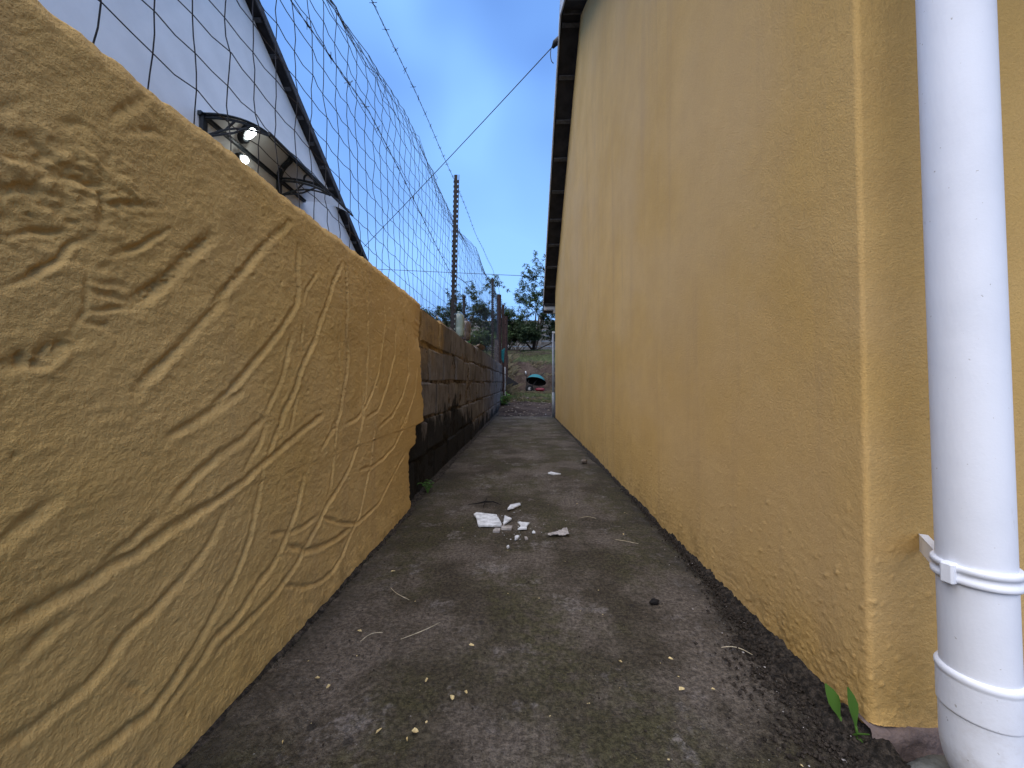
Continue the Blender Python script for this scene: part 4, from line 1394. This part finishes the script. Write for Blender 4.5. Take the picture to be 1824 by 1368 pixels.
scatter('white_rubble', 26, g4b, MATS['tile_shard'], .004, .020, 0.5)

def g5(): return NR.normal(-0.05, .085), NR.normal(1.46, .10), 0.002
scatter('tile_crumbs', 90, g5, MATS['tile_shard'], .0006, .0030, 0.5)
scatter('tile_dust', 160, g5, MATS['shard_back'], .0004, .0014, 0.4)
# dark moss and dirt in the joint under the plaster
def moss_strip():
    V, F = [], []
    for k in range(5200):
        y = 0.42 + NR.rand() ** 1.5 * 1.25 if k % 4 else NR.uniform(1.6, 8)
        bx = -0.481 if y < 1.64 else -0.512
        x = bx + abs(NR.normal(0, 0.009)) - 0.004
        h_ = NR.uniform(.002, .011) * (0.55 + 0.6 * (0.5 + 0.5 * float(vnoise(np.array([y * 14.0]), np.array([0.0]), 340)[0])))
        a_ = NR.uniform(0, 6.28); w_ = NR.uniform(.0012, .0035)
        z = -0.005
        dx, dy = math.cos(a_) * w_, math.sin(a_) * w_
        b = len(V)
        V += [(x - dx, y - dy, z), (x + dx, y + dy, z), (x + NR.normal(0, .003), y + NR.normal(0, .003), z + h_)]
        F.append((b, b + 1, b + 2))
    return np_mesh('moss', np.array(V), np.array(F), MATS['moss'])
tag(moss_strip(), 'dark moss and dirt in the joint along the left wall', 'moss', kind='stuff')
ml = np.linspace(0.40, 9.5, 700); ms_ = np.linspace(0, 1, 14)
Sg, Yg = np.meshgrid(ms_, ml)
bx = np.where(Yg < 1.65, -0.492, -0.520)
Xg = bx + Sg * (0.038 + 0.012 * fbm(Yg * 8, Yg * 0, 344, 3)) + 0.012 * sstep(1.6, 1.7, Yg) * Sg
Zg = 0.008 * (1 - Sg) - 0.013 * sstep(0.4, 1, Sg + 0.4 * fbm(Xg * 50, Yg * 30, 346, 3)) + 0.005 * fbm(Xg * 70, Yg * 70, 348, 3)
tag(grid_mesh('dirt_strip', np.stack([Xg, Yg, Zg], -1), MATS['damp']), 'dark dirt line between path and left wall', 'soil', kind='stuff')

# ================================================================== PLANTS
def leaf_blade(mb, base, d, up, l_, w_, curl=0.2, seg=4):
    """a pointed blade with a midrib fold"""
    d = Vector(d).normalized(); up = Vector(up)
    side = d.cross(up)
    side = side.normalized() if side.length > 1e-5 else d.orthogonal().normalized()
    nrm = side.cross(d).normalized()
    prof = [0.12, 0.38, 0.80, 1.0, 0.72, 0.12] if seg == 4 else [0.15, 1.0, 0.0]
    n = len(prof) - 1
    b = len(mb.v)
    for k, p in enumerate(prof):
        t = k / n
        c_ = Vector(base) + d * l_ * t - nrm * curl * l_ * t * t
        wv_ = side * w_ * p * 0.5
        mb.v += [tuple(c_ - wv_ + nrm * w_ * p * .14), tuple(c_), tuple(c_ + wv_ + nrm * w_ * p * .14)]
    for k in range(n):
        i = b + k * 3
        mb.f += [(i, i + 1, i + 4, i + 3), (i + 1, i + 2, i + 5, i + 4)]


# two-leaved weed at the corner of the house
wd = empty('weed', (0.5, 0.655, 0.0))
tag(wd, 'small weed with two upright green leaves at the near corner of the house', 'plant')
for (bx_, by_, dx, dy, dz, l_, w_) in [(0.489, 0.622, -.32, .04, 1.0, .052, .022), (0.499, 0.606, -.06, .05, 1.0, .056, .018)]:
    m_ = MB()
    m_.tube([(bx_ + .004, by_, -.004), (bx_, by_, .018)], [.0022, .0018], 6)
    leaf_blade(m_, (bx_, by_, .014), (dx, dy, dz), (.2, -1, .2), l_, w_, 0.10)
    par(m_.build('leaf', MATS['weed'], None, True), wd)


par(MB().tube([(0.494, .612, -.004), (0.497, .600, .012), (0.505, .590, .020)], [.0018, .0014, .0008], 5).build('stem', MATS['weed']), wd)
for k in range(5):
    m_ = MB(); a_ = rng.uniform(2.2, 5.2)
    leaf_blade(m_, (0.494, .614, .0), (math.cos(a_), math.sin(a_), rng.uniform(.15, .8)), (0, 0, 1), rng.uniform(.014, .028), rng.uniform(.005, .009), .3)
    par(m_.build('leaf', MATS['weed'], None, True), wd)


def small_plant(name, loc, n, r_, h_, m, lab, seed, l=.03, w_=.016, cat='plant'):
    q = random.Random(seed)
    t = empty(name, loc)
    tag(t, lab, cat)
    st = MB(); lv = MB()
    for k in range(n):
        a_ = q.uniform(0, 6.28); rr = r_ * math.sqrt(q.random())
        tip = Vector((math.cos(a_) * rr, math.sin(a_) * rr, h_ * q.uniform(.35, 1.0)))
        st.tube([(0, 0, 0), tip * 0.5 + Vector((0, 0, h_ * .1)), tip], [.0022, .0016, .001], 4)
        for j in range(4):
            leaf_blade(lv, tip * q.uniform(.6, 1), (q.uniform(-1, 1), q.uniform(-1, 1), q.uniform(-.1, .6)), (0, 0, 1), l * q.uniform(.7, 1.2), w_ * q.uniform(.7, 1.2), .25, 2)
    o = st.build('stem', m, t)
    o = lv.build('foliage', m, t)
    return t


small_plant('weed', (-0.475, 1.90, 0.0), 7, .040, .055, MATS['weed'], 'tiny green weed at the foot of the bare block wall, near the plaster edge', 3, .026, .014)
small_plant('weed', (-0.46, 8.6, 0.04), 46, .20, .34, MATS['weed'], 'leafy green weed clump at the far foot of the block wall', 4, .085, .04)


def tree(name, lab, base, H_, spread, nstem, m, seed, leaf=.13, dens=1.0, cat='tree', low=0.25, group=None, aim=None):
    """several leaning stems, forking limbs, whorled leaf tufts at the twig ends and along them"""
    q = random.Random(seed)
    t = empty(name, base)
    tag(t, lab, cat, group)
    wood = MB(); lv = MB()
    tips = []

    def grow(p, d, L, r_, lvl):
        n = 4
        pts = [p]; dd = d.copy()
        for k in range(n):
            dd = (dd + Vector((q.gauss(0, .13), q.gauss(0, .13), q.gauss(0.03, .08)))).normalized()
            pts.append(pts[-1] + dd * L / n)
        rr = [r_ * (1 - 0.5 * k / n) for k in range(n + 1)]
        wood.tube(pts, rr, 6 if lvl < 2 else 4, False)
        if lvl >= 3 or L < 0.22:
            tips.append((pts[-1], dd)); tips.append((pts[-2], dd))
            tips.append((pts[2], dd)); tips.append((pts[1], dd))
            return
        for j in range(3 if lvl < 2 else 2 + (q.random() < .5)):
            k = q.choice([2, 3, 4, 4])
            nd = (dd + Vector((q.gauss(0, .62), q.gauss(0, .62), q.gauss(.10, .40)))).normalized()
            if nd.z < -.1: nd.z *= -.4
            grow(pts[k], nd, L * q.uniform(.52, .78), rr[k] * .66, lvl + 1)
        if lvl >= 1:
            for pp in pts[2:]: tips.append((pp, dd))

    for s_ in range(nstem):
        a_ = 6.28 * s_ / nstem + q.uniform(-.5, .5)
        d = Vector((math.cos(a_) * spread, math.sin(a_) * spread, 1)).normalized()
        if aim and s_ < len(aim): d = Vector(aim[s_]).normalized()
        grow(Vector((q.uniform(-.08, .08), q.uniform(-.08, .08), -0.1)), d, H_ * q.uniform(.38, .52), 0.030 * H_ / 2 * q.uniform(.6, 1), 0)
    for p, d in tips:
        for tuft in range(1 + (q.random() < .7 * dens)):
            c_ = p + Vector((q.gauss(0, .05), q.gauss(0, .05), q.gauss(0, .05))) * (tuft > 0) * 2.0
            if c_.z < low: continue
            nl = q.randint(6, 9)
            ph = q.uniform(0, 6.28)
            for k in range(nl):
                a_ = ph + 6.28 * k / nl
                dv = (Vector((math.cos(a_), math.sin(a_), q.uniform(-.9, .5))) + d * .45)
                leaf_blade(lv, c_, dv, (0, 0, 1), leaf * q.uniform(.7, 1.2), leaf * .34, .35, 2)
    par0 = wood.build('trunk', MATS['bark'], t)
    crown = lv.build('crown', m, t)
    return t


tz = lambda x, y: float(terrain_z(x, y))
tree('broadleaf_tree', 'tall open tree with whorled leaves rising beside the yellow house roof edge', (0.55, 20.3, tz(.55, 20.3)), 4.15, .42, 7, MATS['leaf'], 21, .16, 0.8,
     aim=[(-.28, 0, 1), (.10, .1, 1), (.42, -.1, 1), (1.25, -.2, .62), (-.75, .1, .9), (.0, -.3, 1)])
tree('broadleaf_tree', 'loose leafy tree left of the wooden posts, seen through the netting', (-2.3, 18.5, tz(-2.3, 18.5)), 3.3, .6, 6, MATS['leaf'], 33, .15, 1.0)
tree('bush', 'tall dark bush farther back, left of the first steel post', (-3.9, 19.2, tz(-3.9, 19.2)), 2.7, .8, 6, MATS['leaf_dark'], 34, .14, 1.0, 'bush', 0.1)
tree('bush', 'dark bush at the left end of the greenery, low over the block wall', (-6.4, 20.0, tz(-6.4, 20)), 2.6, .85, 6, MATS['leaf_dark'], 35, .14, 1.0, 'bush', 0.1)
tree('bush', 'pale green low bush just above the block wall, behind the second steel post', (-1.75, 15.0, tz(-1.75, 15)), 1.45, 1.0, 7, MATS['leaf_light'], 36, .10, 1.0, 'bush', 0.0)
tree('bush', 'low thin bush growing against the precast wall, left of the tree trunk', (-0.75, 19.6, tz(-.75, 19.6)), 1.9, .7, 6, MATS['leaf_dark'], 37, .12, 1.0, 'bush', 0.0)
tree('bush', 'straggly bush against the precast wall, by the far corner of the house', (2.1, 20.2, tz(2.1, 20.2)), 2.0, .7, 5, MATS['leaf_dark'], 38, .12, 1.0, 'bush', 0.0)


tree('bush', 'dense dark bush between the wooden posts and the tall tree', (-0.35, 18.3, tz(-.35, 18.3)), 1.9, .8, 7, MATS['leaf_dark'], 41, .12, 1.2, 'bush', 0.0)
tree('bush', 'dense green bush right behind the two plastic bottles', (-3.0, 14.6, tz(-3.0, 14.6)), 1.75, .8, 7, MATS['leaf'], 42, .11, 1.2, 'bush', 0.0)


# grass, nobody could count it
def blades(name, n, gen, hmin, hmax, w_, m, lab, lay=0.4):
    V, F = [], []
    for k in range(n):
        x, y, z = gen()
        h_ = NR.uniform(hmin, hmax); a_ = NR.uniform(0, 6.28); b_ = NR.uniform(0, 6.28)
        dx, dy = math.cos(a_) * w_, math.sin(a_) * w_
        ox, oy = math.cos(b_) * h_ * lay * NR.rand() * 2, math.sin(b_) * h_ * lay * NR.rand() * 2
        b = len(V)
        V += [(x - dx, y - dy, z - .01), (x + dx, y + dy, z - .01), (x + ox * .45 + dx * .6, y + oy * .45 + dy * .6, z + h_ * .6), (x + ox, y + oy, z + h_ * (1 - .4 * lay))]
        F += [(b, b + 1, b + 2), (b, b + 2, b + 3)]
    o = np_mesh(name, np.array(V), np.array(F), m)
    return tag(o, lab, 'grass', kind='stuff')


def gg(x0, x1, y0, y1, thr=-.2, sd=400, f=1.2):
    def g():
        while True:
            x, y = NR.uniform(x0, x1), NR.uniform(y0, y1)
            if float(vnoise(np.array([x * f]), np.array([y * f]), sd)[0]) > thr:
                return x, y, tz(x, y)
    return g


# vectorised sampling for big lawns
def lawn(name, n, x0, x1, y0, y1, thr, hmin, hmax, w_, m, lab, lay=.4, sd=400, f=1.2):
    x = NR.uniform(x0, x1, n * 3); y = NR.uniform(y0, y1, n * 3)
    k = vnoise(x * f, y * f, sd) + 0.4 * vnoise(x * f * 4, y * f * 4, sd + 1) > thr
    x, y = x[k][:n], y[k][:n]
    z = terrain_z(x, y)
    it = iter(zip(x, y, z))
    return blades(name, len(x), lambda: next(it), hmin, hmax, w_, m, lab, lay)


lawn('grass', 15000, -3.5, 3.0, 11.95, 19.0, -0.45, .05, .17, .008, MATS['grass'], 'rough green grass on top of the earth bank')
lawn('cut_grass', 3600, -.55, 1.2, 9.0, 11.2, -0.10, .02, .09, .007, MATS['grass'], 'thin green grass on the mound before the earth bank', .9, 402, 2.0)
lawn('dry_grass', 1500, -.9, 1.6, 10.6, 12.2, 0.25, .03, .16, .004, MATS['hay'], 'dry stalks hanging over the earth bank', 1.2, 404, 2.5)
lawn('dry_grass', 1500, -.6, 1.1, 9.0, 10.9, 0.0, .02, .10, .004, MATS['hay'], 'cut dry grass strewn over the mound', 1.5, 406, 2.5)
lawn('tall_grass', 500, -.75, -.35, 10.0, 12.6, -0.3, .12, .42, .004, MATS['hay'], 'tall dry grass behind the end of the block wall', .7, 408, 2.5)

# ================================================================== PRECAST WALL AT THE BACK
pw = empty('precast_wall', (0, 22.2, 2.4))
tag(pw, 'pale grey precast concrete panel wall behind the trees', 'wall')
PZ0 = 2.55
panel = MB()
# panel face with two long bricks rows pressed into it: raised lozenges on a slab
panel.box((0, 0, 0), (1.86, 0.045, 0.292), bev=0.006)
for r_ in range(4):
    for c_ in range(5):
        panel.box((-0.74 + c_ * 0.37 + (0.09 if r_ % 2 else -0.04), -0.032, -0.108 + r_ * 0.072), (0.350, 0.032, 0.050))
pmesh = panel.mesh('panel', MATS['precast'])
post = MB().box((0, 0, 0), (0.15, 0.13, 2.2), bev=0.01).mesh('post', MATS['precast'])
for i in range(-6, 5):
    x0 = 0.95 + i * 2.0
    g = tz(x0 + 1, 22.2)
    o = link_mesh('post', post); o.location = (x0, 22.2, PZ0 + 0.95); par(o, pw)
    for k in range(6):
        o = link_mesh('panel', pmesh); o.location = (x0 + 1.0, 22.2 + 0.02, PZ0 + 0.10 + k * 0.302); par(o, pw)

# ================================================================== WHEELBARROW AGAINST THE BANK
wb = empty('wheelbarrow', (0.36, 11.05, 0.33))
tag(wb, 'wheelbarrow with teal tray tipped against the earth bank', 'wheelbarrow')
# tray: an oval dished pan, its open side tipped down towards the path
nr, nt = 10, 36
rows = []
for k in range(nr):
    t = k / (nr - 1)
    rad = 0.30 + 0.70 * t ** 0.8
    rows.append([(0.34 * rad * math.cos(a_), 0.26 * rad * math.sin(a_), 0.26 * (t ** 1.7)) for a_ in np.linspace(0, 2 * math.pi, nt)])
rows = np.array(rows)
cen = np.zeros((1, nt, 3))
rows = np.concatenate([cen, rows], 0)
inner = rows[::-1].copy(); inner[..., 2] += 0.006; inner[..., :2] *= 0.985
tray = grid_mesh('tray', rows, MATS['teal'], wb)
Mt = Euler((R(-62), R(6), R(8)))
tray.rotation_euler = Euler((R(147), R(12), R(4)))
tray.location = (0.02, 0.20, 0.55)
tray.scale = (0.95, 0.88, 0.85)
lin = grid_mesh('tray_inside', inner, MATS['rubber'], tray)  # inner face of the pan, coloured black
rim = MB().tube([(0.342 * math.cos(a_), 0.265 * math.sin(a_), 0.262) for a_ in np.linspace(0, 2 * math.pi, 40)], 0.007, 6, False).build('tray_rim', MATS['rubber'], tray)
whl = MB()
whl.lathe([(0.07, -.03), (.115, -.035), (.135, -.02), (.14, 0), (.135, .02), (.115, .035), (.07, .03)], 28, (0, 0, 0), Matrix.Rotation(R(90), 3, 'X'), False)
wheel = whl.build('wheel', MATS['rubber'], wb, True)
wheel.location = (-0.22, -0.07, 0.13); wheel.rotation_euler = (0, 0, R(25))
MB().lathe([(0.0, -.02), (.03, -.025), (.072, -.012), (.072, .012), (.03, .025), (0, .02)], 20, (0, 0, 0), Matrix.Rotation(R(90), 3, 'X')).build('hub', MATS['precast'], wheel, True)
fr = MB()
for s_ in (-1, 1):
    fr.tube([(-0.22 + s_ * .045, -0.08, 0.13), (-0.17 + s_ * .1, -0.02, 0.30), (-0.05 + s_ * .16, 0.10, 0.52), (0.05 + s_ * 0.22, .26, .66)], 0.014, 8)
fr.tube([(-0.27, -.08, .13), (-.17, -.08, .13)], .012, 8)
fr.build('frame', MATS['rubber'], wb, True)
leg = MB().tube([(-0.30, -.02, .02), (-0.31, 0.0, .30), (-0.33, .03, .62)], .013, 8).build('leg', MATS['rubber'], wb, True)
MB().tube([(-0.33, .03, .60), (-0.345, .02, .70)], .017, 8).build('handle_grip', MATS['barge'], wb, True)
rb_ = rock('red_basin', (0.46, 10.98, 0.42), (0.13, 0.09, 0.05), MATS['red'], 'low red basin lying under the teal wheelbarrow tray', 'basin', 77, 14, 0.0, 0.10)

wb.scale = (0.9, 0.9, 0.88)
# dark board leaning at the end of the block wall
bd = MB().box((0, 0, 0), (0.34, 0.03, 0.30), bev=0.006)
o = bd.build('dark_board', MATS['rubber'])
o.location = (-0.36, 10.5, 0.56); o.rotation_euler = (R(-15), R(32), R(10))
tag(o, 'dark slanting board at the far end of the block wall', 'board')
# fallen brushwood on the lawn
bw = MB()
for k in range(26):
    p = Vector((rng.uniform(-.6, 1.2), 16.6 + rng.uniform(-.5, .5), 0)); p.z = tz(p.x, p.y) + rng.uniform(.02, .18)
    a_ = rng.uniform(-.35, .35)
    d_ = Vector((math.cos(a_), math.sin(a_) * .6, rng.uniform(-.06, .10))) * rng.uniform(.35, .75)
    bw.tube([p - d_ * .5, p + Vector((0, 0, .03)), p + d_ * .5], [.014, .012, .004], 5)
tag(bw.build('brushwood', MATS['bark']), 'dark pile of cut branches on the grass before the tree', 'branches', kind='stuff')
